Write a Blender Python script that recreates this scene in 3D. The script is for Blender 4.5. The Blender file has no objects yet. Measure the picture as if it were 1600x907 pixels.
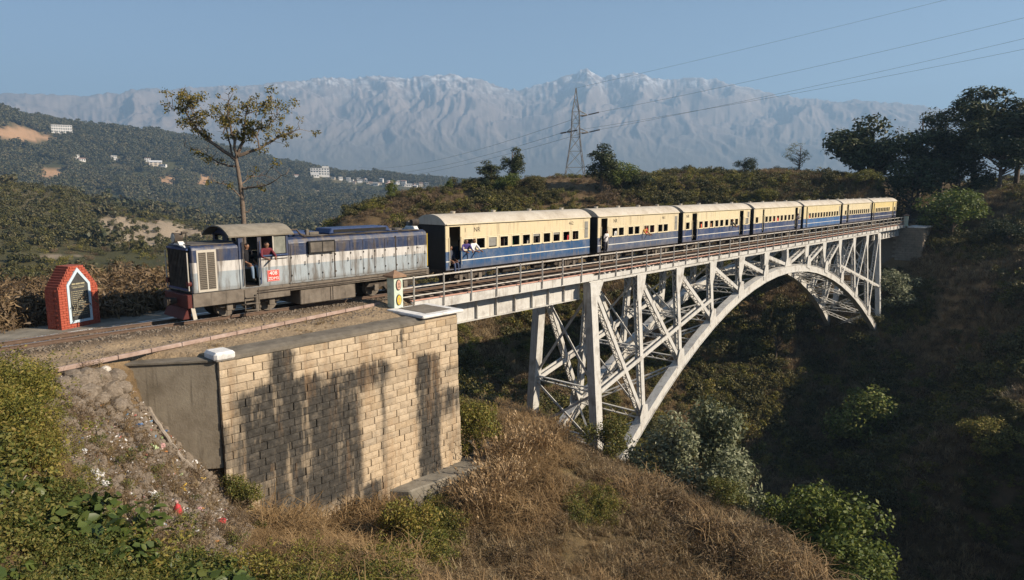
import bpy, bmesh, math, random
import numpy as np
from mathutils import Vector, Matrix, noise as mnoise
R = math.radians
sc = bpy.context.scene
COL = sc.collection
rnd = random.Random(7)
rng = np.random.default_rng(7)

# ------------------------------------------------------------------ camera
CAM = np.array([0.0, -23.28, 4.34])
PITCH, YAW = R(8.45), R(42.08)
FPX = 1067.0
FWD = np.array([math.cos(YAW)*math.cos(PITCH), math.sin(YAW)*math.cos(PITCH), -math.sin(PITCH)])
RGT = np.array([math.sin(YAW), -math.cos(YAW), 0.0])
UPV = np.cross(RGT, FWD)
cd = bpy.data.cameras.new('camera'); cam = bpy.data.objects.new('camera', cd); COL.objects.link(cam)
cd.sensor_width = 36.0; cd.lens = 36.0*FPX/1600.0; cd.clip_start = 0.1; cd.clip_end = 40000.0
m = Matrix.Identity(4)
for i in range(3):
    m[i][0] = RGT[i]; m[i][1] = UPV[i]; m[i][2] = -FWD[i]; m[i][3] = CAM[i]
cam.matrix_world = m
sc.camera = cam

# ------------------------------------------------------------------ sky, sun, exposure
SUN_AZ, SUN_EL = R(-62.0), R(28.5)          # azimuth from +X towards +Y, elevation
S = Vector((math.cos(SUN_AZ)*math.cos(SUN_EL), math.sin(SUN_AZ)*math.cos(SUN_EL), math.sin(SUN_EL)))
w = bpy.data.worlds.new('World'); sc.world = w; w.use_nodes = True
nt = w.node_tree
bg = nt.nodes['Background']
sk = nt.nodes.new('ShaderNodeTexSky'); sk.sky_type = 'NISHITA'; sk.sun_disc = False
sk.sun_elevation = SUN_EL; sk.sun_rotation = math.atan2(S.x, S.y)
sk.altitude = 1500; sk.air_density = 1.0; sk.dust_density = 0.15; sk.ozone_density = 2.5
nt.links.new(sk.outputs[0], bg.inputs[0]); bg.inputs[1].default_value = 0.05
sd = bpy.data.lights.new('sun', 'SUN'); sd.energy = 5.0; sd.angle = R(0.53); sd.color = (1.0, 0.86, 0.68)
so = bpy.data.objects.new('sun', sd); COL.objects.link(so)
so.rotation_euler = S.to_track_quat('Z', 'Y').to_euler(); so.location = (60, -90, 80)
sc.view_settings.view_transform = 'Standard'; sc.view_settings.look = 'None'
sc.view_settings.gamma = 1.0; sc.view_settings.exposure = 1.22; sc.view_settings.use_curve_mapping = False
sc.render.engine = 'CYCLES'
cy = sc.cycles
cy.use_denoising = True; cy.max_bounces = 5; cy.diffuse_bounces = 2; cy.glossy_bounces = 2
cy.transmission_bounces = 4; cy.transparent_max_bounces = 6; cy.volume_bounces = 0
cy.caustics_reflective = False; cy.caustics_refractive = False
cy.sample_clamp_indirect = 4.0

# ------------------------------------------------------------------ small geometry of the place
def ray(px, py): return FWD + RGT*(px-800)/FPX - UPV*(py-453.5)/FPX
def at(px, py, d):
    v = ray(px, py); return CAM + v*d/math.hypot(v[0], v[1])
def sstep(a, b, x):
    t = np.clip((np.asarray(x, float)-a)/(b-a), 0, 1); return t*t*(3-2*t)
_tab = np.random.default_rng(11).random((256, 256))
def vnoise(x, y):
    xi = np.floor(x).astype(int); yi = np.floor(y).astype(int)
    fx = x-xi; fy = y-yi; fx = fx*fx*(3-2*fx); fy = fy*fy*(3-2*fy)
    a = _tab[xi & 255, yi & 255]; b = _tab[(xi+1) & 255, yi & 255]
    c = _tab[xi & 255, (yi+1) & 255]; d = _tab[(xi+1) & 255, (yi+1) & 255]
    return (a*(1-fx)+b*fx)*(1-fy)+(c*(1-fx)+d*fx)*fy
def fbm(x, y, o=4, g=0.5):
    s = 0; a = 1; t = 0
    for k in range(o):
        s = s+a*vnoise(x*2**k+17.3*k, y*2**k+5.1*k); t += a; a *= g
    return s/t*2-1
def ridged(x, y, o=5):
    s = 0; a = 1; t = 0
    for k in range(o):
        s = s+a*(1-np.abs(vnoise(x*2**k+9.7*k, y*2**k+3.3*k)*2-1)); t += a; a *= 0.5
    return s/t

# ------------------------------------------------------------------ object helpers
def link(o, parent=None):
    COL.objects.link(o)
    if parent is not None: o.parent = parent
    return o
def tag(o, label, cat, group=None):
    o['label'] = label; o['category'] = cat
    if group: o['group'] = group
    return o
def thing(name, label, cat, loc=(0, 0, 0), rz=0.0, group=None):
    o = bpy.data.objects.new(name, None); o.empty_display_size = 0.3
    o.location = loc; o.rotation_euler = (0, 0, rz); COL.objects.link(o)
    return tag(o, label, cat, group)
def mk(name, me, mat=None, parent=None, loc=None, rot=None, scl=None):
    o = bpy.data.objects.new(name, me)
    if mat is not None and len(me.materials) == 0:
        for x in (mat if isinstance(mat, (list, tuple)) else [mat]): me.materials.append(x)
    if loc is not None: o.location = loc
    if rot is not None: o.rotation_euler = rot
    if scl is not None: o.scale = scl if isinstance(scl, (tuple, list)) else (scl,)*3
    return link(o, parent)
def copy_tree(root, loc=None, rz=None, scl=None, label=None):
    r = root.copy(); COL.objects.link(r)
    if loc is not None: r.location = loc
    if rz is not None: r.rotation_euler = (0, 0, rz)
    if scl is not None: r.scale = scl if isinstance(scl, (tuple, list)) else (scl,)*3
    if label: r['label'] = label
    for ch in root.children:
        c = ch.copy(); COL.objects.link(c); c.parent = r
        for g in ch.children:
            d = g.copy(); COL.objects.link(d); d.parent = c
    return r
def fast_mesh(name, V, F, smooth=False):
    V = np.ascontiguousarray(V, dtype=np.float32); F = np.ascontiguousarray(F, dtype=np.int32)
    me = bpy.data.meshes.new(name); n, k = F.shape
    me.vertices.add(len(V)); me.vertices.foreach_set('co', V.ravel())
    me.loops.add(n*k); me.loops.foreach_set('vertex_index', F.ravel())
    me.polygons.add(n); me.polygons.foreach_set('loop_start', np.arange(n, dtype=np.int32)*k)
    me.update(calc_edges=True)
    if smooth: me.polygons.foreach_set('use_smooth', np.ones(n, dtype=bool))
    return me

class MB:
    """collects simple solids into one mesh"""
    def __init__(s): s.v = []; s.f = []; s.mi = []
    def add(s, vs, fs, mi=0):
        b = len(s.v); s.v += [tuple(map(float, q)) for q in vs]; s.f += [tuple(i+b for i in q) for q in fs]; s.mi += [mi]*len(fs)
        return s
    def box(s, x0, x1, y0, y1, z0, z1, mi=0):
        vs = [(x, y, z) for x in (x0, x1) for y in (y0, y1) for z in (z0, z1)]
        return s.add(vs, [(0, 1, 3, 2), (4, 6, 7, 5), (0, 4, 5, 1), (2, 3, 7, 6), (0, 2, 6, 4), (1, 5, 7, 3)], mi)
    def beam(s, p, q, w, h, side=(0, 1, 0), mi=0):
        """bar from p to q; w across 'side', h across the third direction"""
        p = Vector(p); q = Vector(q); d = (q-p).normalized(); sv = Vector(side)
        sv = sv-d*sv.dot(d)
        if sv.length < 1e-4: sv = d.orthogonal()
        sv.normalize(); hv = d.cross(sv)
        a = sv*(w/2); b = hv*(h/2)
        vs = [p-a-b, p-a+b, p+a-b, p+a+b, q-a-b, q-a+b, q+a-b, q+a+b]
        return s.add(vs, [(0, 1, 3, 2), (4, 6, 7, 5), (0, 4, 5, 1), (2, 3, 7, 6), (0, 2, 6, 4), (1, 5, 7, 3)], mi)
    def tube(s, pts, rads, n=8, cap=True, mi=0):
        pts = [Vector(q) for q in pts]; k = len(pts)
        if not isinstance(rads, (list, tuple)): rads = [rads]*k
        vs = []; ref = None
        for i, q in enumerate(pts):
            d = (pts[min(i+1, k-1)]-pts[max(i-1, 0)]).normalized()
            if ref is None: ref = d.orthogonal().normalized()
            ref = (ref-d*ref.dot(d)).normalized(); b = d.cross(ref)
            for j in range(n):
                t = 2*math.pi*j/n; vs.append(q+(ref*math.cos(t)+b*math.sin(t))*rads[i])
        fs = [(i*n+j, i*n+(j+1) % n, (i+1)*n+(j+1) % n, (i+1)*n+j) for i in range(k-1) for j in range(n)]
        if cap: fs += [tuple(range(n-1, -1, -1)), tuple((k-1)*n+j for j in range(n))]
        return s.add(vs, fs, mi)
    def prism(s, poly, axis, a, b, mi=0):
        """poly: 2D outline; axis 'x': (y,z), 'y': (x,z), 'z': (x,y), pushed from a to b"""
        def P(u, t): return {'x': (t, u[0], u[1]), 'y': (u[0], t, u[1]), 'z': (u[0], u[1], t)}[axis]
        n = len(poly); vs = [P(u, a) for u in poly]+[P(u, b) for u in poly]
        fs = [(i, (i+1) % n, n+(i+1) % n, n+i) for i in range(n)]+[tuple(range(n-1, -1, -1)), tuple(range(n, 2*n))]
        return s.add(vs, fs, mi)
    def wall(s, a0, a1, z0, z1, holes, y0, y1, axis='x', mi=0):
        """upright slab along axis between depths y0,y1, with rectangular holes [(a,b,zl,zh)]"""
        A = sorted({a0, a1, *[h[0] for h in holes], *[h[1] for h in holes]})
        Z = sorted({z0, z1, *[h[2] for h in holes], *[h[3] for h in holes]})
        def solid(i, j):
            if i < 0 or j < 0 or i >= len(A)-1 or j >= len(Z)-1: return False
            ca = (A[i]+A[i+1])/2; cz = (Z[j]+Z[j+1])/2
            return not any(h[0] < ca < h[1] and h[2] < cz < h[3] for h in holes)
        P = (lambda a, d, z: (a, d, z)) if axis == 'x' else (lambda a, d, z: (d, a, z))
        for i in range(len(A)-1):
            for j in range(len(Z)-1):
                if not solid(i, j): continue
                a, b, c, d = A[i], A[i+1], Z[j], Z[j+1]
                s.add([P(a, y0, c), P(b, y0, c), P(b, y0, d), P(a, y0, d)], [(0, 1, 2, 3)], mi)
                s.add([P(a, y1, c), P(b, y1, c), P(b, y1, d), P(a, y1, d)], [(3, 2, 1, 0)], mi)
                for (ii, jj, e) in ((i-1, j, ((a, c), (a, d))), (i+1, j, ((b, c), (b, d))), (i, j-1, ((a, c), (b, c))), (i, j+1, ((a, d), (b, d)))):
                    if not solid(ii, jj):
                        (u, v), (p, q) = e
                        s.add([P(u, y0, v), P(p, y0, q), P(p, y1, q), P(u, y1, v)], [(0, 1, 2, 3)], mi)
        return s
    def mesh(s, name, smooth=False, bevel=0.0):
        me = bpy.data.meshes.new(name); me.from_pydata(s.v, [], s.f)
        if any(s.mi): me.polygons.foreach_set('material_index', s.mi)
        bm = bmesh.new(); bm.from_mesh(me)
        bmesh.ops.recalc_face_normals(bm, faces=bm.faces)
        if bevel: bmesh.ops.bevel(bm, geom=list(bm.edges), offset=bevel, segments=1, affect='EDGES')
        bm.to_mesh(me); bm.free()
        if smooth:
            me.polygons.foreach_set('use_smooth', [True]*len(me.polygons)); me.update()
            try: me.set_sharp_from_angle(angle=R(40))
            except Exception: pass
        return me
    def build(s, name, mat, parent=None, smooth=False, bevel=0.0, **k):
        return mk(name, s.mesh(name, smooth, bevel), mat, parent, **k)

# ------------------------------------------------------------------ materials
class N:
    """thin wrapper to write node trees briefly"""
    def __init__(s, name):
        s.m = bpy.data.materials.new(name); s.m.use_nodes = True; s.t = s.m.node_tree
        s.b = s.t.nodes['Principled BSDF']; s.out = s.t.nodes['Material Output']; s._p = {}
    def n(s, typ, **k):
        q = s.t.nodes.new(typ)
        for a, v in k.items(): setattr(q, a, v)
        return q
    def set(s, sock, v):
        if hasattr(v, 'is_output'): s.t.links.new(v, sock)
        else:
            if isinstance(v, (tuple, list)) and len(v) == 3 and sock.type == 'RGBA': v = (*v, 1)
            sock.default_value = v
    def pos(s, kind='object'):
        if kind not in s._p:
            s._p[kind] = s.n('ShaderNodeNewGeometry').outputs['Position'] if kind == 'world' else s.n('ShaderNodeTexCoord').outputs['Object']
        return s._p[kind]
    def sep(s, v):
        q = s.n('ShaderNodeSeparateXYZ'); s.set(q.inputs[0], v); return q.outputs
    def scale(s, v, k):
        q = s.n('ShaderNodeVectorMath', operation='MULTIPLY'); s.set(q.inputs[0], v); q.inputs[1].default_value = k; return q.outputs[0]
    def noise(s, scale, detail=4, rough=0.6, v=None, dist=0.0):
        q = s.n('ShaderNodeTexNoise'); q.inputs['Scale'].default_value = scale; q.inputs['Detail'].default_value = detail
        q.inputs['Roughness'].default_value = rough; q.inputs['Distortion'].default_value = dist
        s.set(q.inputs['Vector'], v if v is not None else s.pos()); return q.outputs['Fac']
    def ramp(s, f, stops, interp='LINEAR'):
        q = s.n('ShaderNodeValToRGB'); r = q.color_ramp; r.interpolation = interp
        while len(r.elements) < len(stops): r.elements.new(0.5)
        for e, (p, c) in zip(r.elements, stops): e.position = p; e.color = (*c, 1) if len(c) == 3 else c
        s.set(q.inputs[0], f); return q.outputs[0]
    def mix(s, f, a, b, mode='MIX'):
        q = s.n('ShaderNodeMix', data_type='RGBA', blend_type=mode)
        s.set(q.inputs[0], f); s.set(q.inputs[6], a); s.set(q.inputs[7], b); return q.outputs[2]
    def mth(s, op, a, b=0.0, clamp=False):
        q = s.n('ShaderNodeMath', operation=op); q.use_clamp = clamp; s.set(q.inputs[0], a); s.set(q.inputs[1], b); return q.outputs[0]
    def rng(s, v, a, b, c=0.0, d=1.0):
        q = s.n('ShaderNodeMapRange'); q.interpolation_type = 'SMOOTHSTEP'
        s.set(q.inputs[0], v)
        for i, x in enumerate((a, b, c, d)): q.inputs[i+1].default_value = x
        return q.outputs[0]
    def bump(s, h, strength=0.4, dist=0.02):
        q = s.n('ShaderNodeBump'); q.inputs['Strength'].default_value = strength; q.inputs['Distance'].default_value = dist
        s.set(q.inputs['Height'], h); s.t.links.new(q.outputs[0], s.b.inputs['Normal'])
    def done(s, col, rough=0.7, metal=0.0, spec=0.4):
        s.set(s.b.inputs['Base Color'], col); s.set(s.b.inputs['Roughness'], rough)
        s.set(s.b.inputs['Metallic'], metal); s.set(s.b.inputs['Specular IOR Level'], spec)
        return s.m
def mixed(name, cols, scale=4.0, rough=0.75, bump=0.0, bscale=30.0, metal=0.0, spec=0.35, space='object', streak=None, bdist=0.02):
    """blotchy colour: noise runs through the listed colours; streak adds vertical dirt runs of that colour"""
    t = N(name); p = t.pos(space)
    n = len(cols); c = t.ramp(t.noise(scale, 6, 0.65, p), [(0.28+0.44*i/max(n-1, 1), q) for i, q in enumerate(cols)]) if n > 1 else cols[0]
    if streak:
        f = t.noise(1.0, 4, 0.6, t.scale(p, (9, 9, 0.7)))
        c = t.mix(t.rng(f, 0.53, 0.72, 0, streak[1]), c, streak[0])
    if bump: t.bump(t.noise(bscale, 5, 0.6, p), bump, bdist)
    return t.done(c, rough, metal, spec)
def leafmat(name, cols, trans=0.25, rough=0.55):
    t = N(name); g = t.n('ShaderNodeNewGeometry'); oi = t.n('ShaderNodeObjectInfo')
    f = t.mth('FRACT', t.mth('ADD', g.outputs['Random Per Island'], t.mth('MULTIPLY', oi.outputs['Random'], 0.35)))
    f = t.mth('ADD', t.mth('MULTIPLY', g.outputs['Random Per Island'], 0.7), t.mth('MULTIPLY', oi.outputs['Random'], 0.3))
    n = len(cols); c = t.ramp(f, [(0.08+0.84*i/max(n-1, 1), q) for i, q in enumerate(cols)])
    t.done(c, rough, 0, 0.25)
    if trans:
        tr = t.n('ShaderNodeBsdfTranslucent'); mx = t.n('ShaderNodeMixShader'); mx.inputs[0].default_value = trans
        t.set(tr.inputs[0], c)
        t.t.links.new(t.b.outputs[0], mx.inputs[1]); t.t.links.new(tr.outputs[0], mx.inputs[2]); t.t.links.new(mx.outputs[0], t.out.inputs[0])
    return t.m
# ------------------------------------------------------------------ terrain height
CP = []   # local control points (x, y, z)
def cp(*a): CP.append(a)
def cpx(px, py, d): CP.append(tuple(at(px, py, d)))
for x in (-60, -40, -20, -6, 2):
    for y, z in ((-3.5, -.5), (1, -.42), (5, -.45), (11, -1.2), (18, -5), (34, -11)): cp(x, y, z)
for x, y, z in ((8, 6, -.45), (14, 5, -.45), (10, 11, -.8), (17, 9, -.8), (20, 14, -3.5), (16, 18, -4.5), (14, 34, -11), (24, 24, -9), (10, 55, -15), (30, 45, -17),
                (-60, 60, -14), (-20, 60, -15), (0, 80, -16)): cp(x, y, z)
# foot of the masonry, the littered slope and the brown knoll in front of the bridge
for x, y, z in ((5.4, -3.6, -1.1), (6.4, -3.3, -1.5), (7.4, -4.1, -3.2), (8.2, -4.5, -4.3), (9.2, -4.8, -5.5), (9.9, -4.8, -6.4), (13.2, -4.8, -7.35), (15.5, -4.8, -7.35), (18.1, -5.0, -7.2), (19.8, -3.6, -7.2), (20.6, -4.6, -7.2)): cp(x, y, z)
for q in ((0, 907, 11.5), (0, 800, 13.5), (0, 660, 16.5), (60, 620, 18.3), (200, 907, 13.5), (400, 907, 15), (550, 880, 16.6), (700, 907, 18), (900, 907, 20), (1100, 907, 23), (1250, 905, 25.5),
          (150, 700, 18.2), (1200, 848, 26), (1100, 800, 27), (1000, 770, 27.6), (840, 720, 27.5), (300, 850, 16), (1000, 850, 23.5), (850, 800, 23.5)): cpx(*q)
for x, y, z in ((22, 1, -7.2), (21, 5, -7), (30, -2.3, -10.5), (30, 2.6, -9.6), (32, -2.9, -12.1), (32, 2.6, -12.0), (36, 0, -14), (42, 0, -18.5), (50, 0, -23), (58, 0, -25), (70, 0, -23), (78, 0, -18),
                (84, 0, -12.3), (86, -3, -11.5), (86, 3, -11), (92, 0, -9), (97, 0, -7), (99.4, -5, -3.5), (103, 0, -.5), (103, -4, -.8), (112, 0, -.4), (106, -8, -1.2), (124, 2, .8),
                (33, -10, -15), (33, -16, -18), (40, -14, -22), (50, -14, -26), (50, -24, -28), (62, -14, -26), (66, -24, -25), (36, -24, -22), (44, -34, -25), (30, -22, -15)): cp(x, y, z)
# south bank, outside the picture on the right, and the knoll the photographer stands on
for x, y, z in ((58, -42, -9), (74, -46, 2), (90, -44, 2), (100, -44, 1), (62, -58, 5), (84, -62, 4), (110, -60, 5), (48, -62, 4), (120, -34, 2), (140, -60, 6), (36, -48, -10), (20, -40, -2), (0, -23.3, 2.6), (0, -34, 2.5), (-16, -20, 1.5), (-30, -30, 3), (10, -30, .6),
                (3, -20.2, .2), (6, -16, -3.4), (14, -18, -7.6), (20, -20, -10), (-8, -12, .2), (-20, -10, .0), (-60, -15, 1), (-60, -50, 4), (0, -60, 3), (-30, -90, 5), (60, -100, 8), (140, -100, 9)): cp(x, y, z)
# the far bank to the right of the bridge
for q in ((1450, 335, 106), (1520, 330, 108), (1600, 342, 104), (1700, 380, 96), (1480, 395, 99), (1560, 400, 96), (1600, 465, 88), (1440, 450, 94), (1520, 470, 90), (1400, 520, 90), (1480, 560, 86), (1600, 560, 78),
          (1400, 620, 82), (1300, 640, 80), (1500, 650, 76), (1300, 580, 86), (1600, 680, 68), (1420, 720, 68), (1560, 300, 122), (1480, 300, 122), (1640, 300, 124)): cpx(*q)
# the ridge behind the train
for q in ((530, 352, 84), (600, 328, 88), (680, 308, 92), (760, 302, 95), (900, 300, 99), (1000, 303, 101), (1100, 296, 105), (1200, 292, 107), (1300, 288, 108), (1380, 288, 109), (1420, 308, 107),
          (760, 520, 68), (850, 480, 75), (950, 470, 80), (1050, 470, 84), (1150, 520, 84), (1000, 590, 72), (1220, 560, 84), (700, 420, 78), (620, 420, 76), (560, 400, 78),
          (600, 345, 118), (760, 318, 130), (900, 310, 140), (1100, 300, 140), (1300, 290, 140), (1420, 292, 140), (480, 420, 84), (430, 430, 70)): cpx(*q)
CP = np.array(CP)
def tps_fit(P, lam=0.6):
    n = len(P); d = np.hypot(P[:, None, 0]-P[None, :, 0], P[:, None, 1]-P[None, :, 1])
    K = np.where(d > 0, d*d*np.log(np.maximum(d, 1e-9)), 0)+lam*np.eye(n)
    A = np.zeros((n+3, n+3)); A[:n, :n] = K; Q = np.c_[np.ones(n), P[:, :2]]; A[:n, n:] = Q; A[n:, :n] = Q.T
    return np.linalg.solve(A, np.r_[P[:, 2], 0, 0, 0])
TW = tps_fit(CP)
def tps(x, y):
    out = TW[-3]+TW[-2]*x+TW[-1]*y
    for (a, b, _), wgt in zip(CP, TW[:-3]):
        d2 = (x-a)**2+(y-b)**2; out = out+wgt*0.5*d2*np.log(np.maximum(d2, 1e-12))
    return out
# beyond the ravine: columns of (distance, picture row) for each viewing direction
FAR = [(-500, [(150, 450), (240, 340), (330, 290), (450, 330), (700, 352), (1000, 250), (1300, 150), (1700, 250)]),
       (0, [(150, 440), (230, 350), (320, 283), (430, 310), (700, 352), (1000, 265), (1300, 172), (1700, 250)]),
       (100, [(150, 440), (230, 365), (310, 294), (430, 320), (700, 352), (1000, 280), (1300, 200), (1700, 255)]),
       (180, [(150, 440), (220, 385), (290, 322), (430, 335), (700, 354), (1000, 290), (1300, 210), (1700, 260)]),
       (250, [(150, 440), (220, 395), (290, 335), (430, 345), (700, 355), (1000, 292), (1300, 215), (1700, 262)]),
       (310, [(150, 440), (220, 400), (290, 352), (430, 360), (700, 358), (1000, 295), (1300, 222), (1700, 266)]),
       (380, [(150, 440), (220, 415), (300, 390), (430, 375), (700, 362), (1000, 305), (1300, 236), (1700, 270)]),
       (460, [(150, 430), (220, 410), (300, 395), (430, 380), (700, 362), (1000, 312), (1300, 256), (1700, 276)]),
       (560, [(150, 380), (220, 390), (300, 395), (430, 380), (700, 362), (1000, 318), (1300, 275), (1700, 283)]),
       (660, [(150, 330), (220, 350), (300, 370), (430, 372), (700, 358), (1000, 320), (1300, 286), (1700, 290)]),
       (760, [(150, 325), (220, 340), (300, 352), (430, 350), (700, 340), (1000, 322), (1300, 290), (1700, 293)]),
       (1000, [(150, 315), (220, 322), (300, 335), (430, 335), (700, 330), (1000, 318), (1300, 296), (1700, 296)]),
       (1350, [(150, 292), (220, 305), (300, 315), (430, 320), (700, 320), (1000, 312), (1300, 298), (1700, 297)]),
       (1480, [(150, 292), (220, 290), (300, 290), (430, 300), (700, 310), (1000, 305), (1300, 298), (1700, 297)]),
       (1700, [(150, 280), (220, 275), (300, 280), (430, 295), (700, 305), (1000, 302), (1300, 298), (1700, 297)])]
def px2az(px): return YAW-math.atan((px-800)/FPX/math.cos(PITCH))
FA = np.array([px2az(c[0]) for c in FAR])[::-1]
FD = np.log(np.array([q[0] for q in FAR[0][1]]+[2600, 9000]))
FZ = []
for px, col in FAR:
    d0 = [q[0] for q in col]; z0 = [at(px, q[1], q[0])[2] for q in col]
    common = np.interp(FD[:-2], np.log(d0), z0); FZ.append(list(common)+[-45.0, -45.0])
FZ = np.array(FZ)[::-1]
def far_h(x, y):
    dx = x-CAM[0]; dy = y-CAM[1]; d = np.hypot(dx, dy); az = np.arctan2(dy, dx)
    ai = np.clip(np.interp(az, FA, np.arange(len(FA))), 0, len(FA)-1.001)
    di = np.clip(np.interp(np.log(np.maximum(d, 1)), FD, np.arange(len(FD))), 0, len(FD)-1.001)
    i = ai.astype(int); j = di.astype(int); u = ai-i; v = di-j; v = v*v*(3-2*v); u = u*u*(3-2*u)
    z = (FZ[i, j]*(1-u)+FZ[i+1, j]*u)*(1-v)+(FZ[i, j+1]*(1-u)+FZ[i+1, j+1]*u)*v
    rough = np.clip((d-130)/900, 0, 1)
    return z+fbm(x/140, y/140, 4)*14*rough+fbm(x/45, y/45, 4)*3.2*np.clip((d-110)/200, 0, 1)
# the level bench that carries the track west of the bridge
BENCH = [(-400, -4.2), (2, -3.5), (5.6, -2.8), (6.75, -2.25), (8.75, -3.6), (17.7, -3.6), (17.7, 3.6), (17.7, 8.5), (14, 11), (0, 11), (-400, 9)]
def poly_sd(x, y, P):
    d = np.full(np.shape(x), 1e9); ins = np.zeros(np.shape(x), bool); n = len(P)
    for i in range(n):
        ax, ay = P[i]; bx, by = P[(i+1) % n]; ex, ey = bx-ax, by-ay
        t = np.clip(((x-ax)*ex+(y-ay)*ey)/(ex*ex+ey*ey), 0, 1)
        d = np.minimum(d, np.hypot(x-ax-t*ex, y-ay-t*ey))
        c = ((ay > y) != (by > y))
        ins ^= c & (x < (bx-ax)*(y-ay)/((by-ay) if by != ay else 1e-9)+ax)
    return np.where(ins, -d, d)
def height(x, y):
    x = np.asarray(x, float); y = np.asarray(y, float)
    d = np.hypot(x-CAM[0], y-CAM[1])
    near = d < 210
    z = np.zeros_like(x)
    if near.any(): z[near] = tps(x[near], y[near])+fbm(x[near]/6, y[near]/6, 4)*0.55*sstep(8, 40, d[near])+fbm(x[near]/1.1, y[near]/1.1, 3)*0.16
    k = sstep(118, 175, d)
    far = d > 115
    zf = np.zeros_like(x)
    if far.any(): zf[far] = far_h(x[far], y[far])
    z = z*(1-k)+zf*k
    sd_ = poly_sd(x, y, BENCH)
    edge = np.where((x > 6.8), 0.28, 1.1)
    mk_ = 1-sstep(0, 1, sd_/edge)
    z = z*(1-mk_)+(-0.44+.22*(1-sstep(.9, 1.7, np.abs(y)))+.11*(1-sstep(2.2, 3.4, np.abs(y)))+fbm(x/2.5, y/2.5, 3)*0.035+fbm(x*2, y*2, 2)*.02)*mk_
    # far approach: level bench for the rails east of the bridge
    q = sstep(98.8, 99.6, x)*(1-sstep(2.2, 4.5, np.abs(y)))*(1-sstep(118, 124, x))
    return z*(1-q)-0.45*q
def gz(x, y): return float(height(np.array([float(x)]), np.array([float(y)]))[0])
def hit(px, py, d0=8, d1=170):
    """where the sight line through a picture point meets the ground"""
    d = np.linspace(d0, d1, 900); v = ray(px, py); k = d/math.hypot(v[0], v[1])
    X = CAM[0]+v[0]*k; Y = CAM[1]+v[1]*k; Z = CAM[2]+v[2]*k
    below = np.nonzero(Z < height(X, Y))[0]
    i = below[0] if len(below) else len(d)-1
    return np.array([X[i], Y[i], gz(X[i], Y[i])])
def project(P):
    v = np.asarray(P, float)-CAM; z = v@FWD
    return 800+FPX*(v@RGT)/z, 453.5-FPX*(v@UPV)/z, z

# ------------------------------------------------------------------ ground sheet
az_in = np.linspace(px2az(1760), px2az(-160), 620)
az_out = np.linspace(px2az(-160), px2az(1760)+2*math.pi, 130)[1:-1]
AZ = np.r_[az_in, az_out]; NA = len(AZ)
RR = np.r_[np.linspace(0.4, 9, 30)[:-1], np.linspace(9, 34, 175)[:-1], np.geomspace(34, 125, 190)[:-1], np.geomspace(125, 1900, 165)[:-1], np.geomspace(1900, 7900, 18)]
NR = len(RR)
GX = CAM[0]+RR[:, None]*np.cos(AZ)[None, :]; GY = CAM[1]+RR[:, None]*np.sin(AZ)[None, :]
GZ = height(GX.ravel(), GY.ravel()).reshape(GX.shape)
V = np.c_[GX.ravel(), GY.ravel(), GZ.ravel()]
I = np.arange(NR*NA).reshape(NR, NA); J = np.roll(I, -1, axis=1)
F = np.stack([I[:-1], I[1:], J[1:], J[:-1]], axis=-1).reshape(-1, 4)
V = np.r_[V, [[CAM[0], CAM[1], GZ[0].mean()]]]
gme = fast_mesh('ground', V, F, smooth=True)
# base colour by region: ground cover, with some light painted in
pxs, pys, dep = project(V)
dd = np.hypot(V[:, 0]-CAM[0], V[:, 1]-CAM[1])
def C(*c): return np.array(c)
col = np.tile(C(.165, .115, .065), (len(V), 1))
def lay(mask, c):
    global col
    k = np.clip(mask, 0, 1)[:, None]; col = col*(1-k)+np.array(c)[None]*k
x_, y_ = V[:, 0], V[:, 1]
n1 = fbm(x_/7, y_/7, 4); n2 = fbm(x_/1.7, y_/1.7, 3); n3 = fbm(x_/60, y_/60, 4)
lay(sstep(-.1, .5, n1)*.7, (.105, .085, .035)); lay(sstep(.1, .6, n2)*.6, (.20, .135, .07))
lay(sstep(30, 36, x_)*(1-sstep(60, 90, x_))*.6, (.065, .048, .028))  # darker brown laid across the ravine
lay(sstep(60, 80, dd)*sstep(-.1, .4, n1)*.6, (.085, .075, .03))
lay(sstep(1330, 1430, pxs)*(dep > 0)*sstep(70, 84, dd)*(1-sstep(115, 125, dd))*.8, (.26, .18, .10))  # dry brown made paler on the right bank, painting in sunlight
lay(sstep(60, 75, dd)*sstep(-.2, .3, n1-.3*n2)*.5, (.17, .105, .055))
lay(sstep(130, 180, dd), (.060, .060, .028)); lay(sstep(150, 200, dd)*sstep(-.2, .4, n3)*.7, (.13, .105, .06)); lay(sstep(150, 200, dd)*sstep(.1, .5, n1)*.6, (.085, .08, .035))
sdb = poly_sd(x_, y_, BENCH)
lay((1-sstep(-.2, .5, sdb))*(x_ < 18), (.35, .265, .175))
lay((1-sstep(-.1, .3, sdb))*(x_ < 18)*sstep(3.0, 4.2, y_)*.8, (.12, .095, .05))
lay((1-sstep(1.0, 1.5, np.abs(y_)))*(x_ < 18)*.8, (.085, .065, .05))
lay(sstep(7, 18, V[:, 1]*0+350-np.abs(pxs-250)*1.0)*0, (0, 0, 0))
def patch(px, py, rx, ry, c, k=.9, dmin=150, dmax=1600):
    q = ((pxs-px)/rx)**2+((pys-py)/ry)**2+n2*.35+n1*.3
    lay((1-sstep(.5, 1.0, q))*(dd > dmin)*(dd < dmax)*(dep > 0)*k, c)
for px, py, rx, ry in ((20, 208, 45, 10), (55, 216, 40, 6), (80, 272, 24, 9), (60, 275, 20, 6), (78, 229, 9, 7), (148, 264, 8, 5), (262, 283, 16, 7), (318, 283, 14, 7), (345, 262, 10, 4)): patch(px, py, rx, ry, (.42, .26, .15), 1, 400)
for px, py, rx, ry in ((232, 366, 82, 25), (180, 352, 30, 17), (295, 372, 34, 22)): patch(px, py, rx, ry, (.34, .27, .195), .95, 150, 420)
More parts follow.
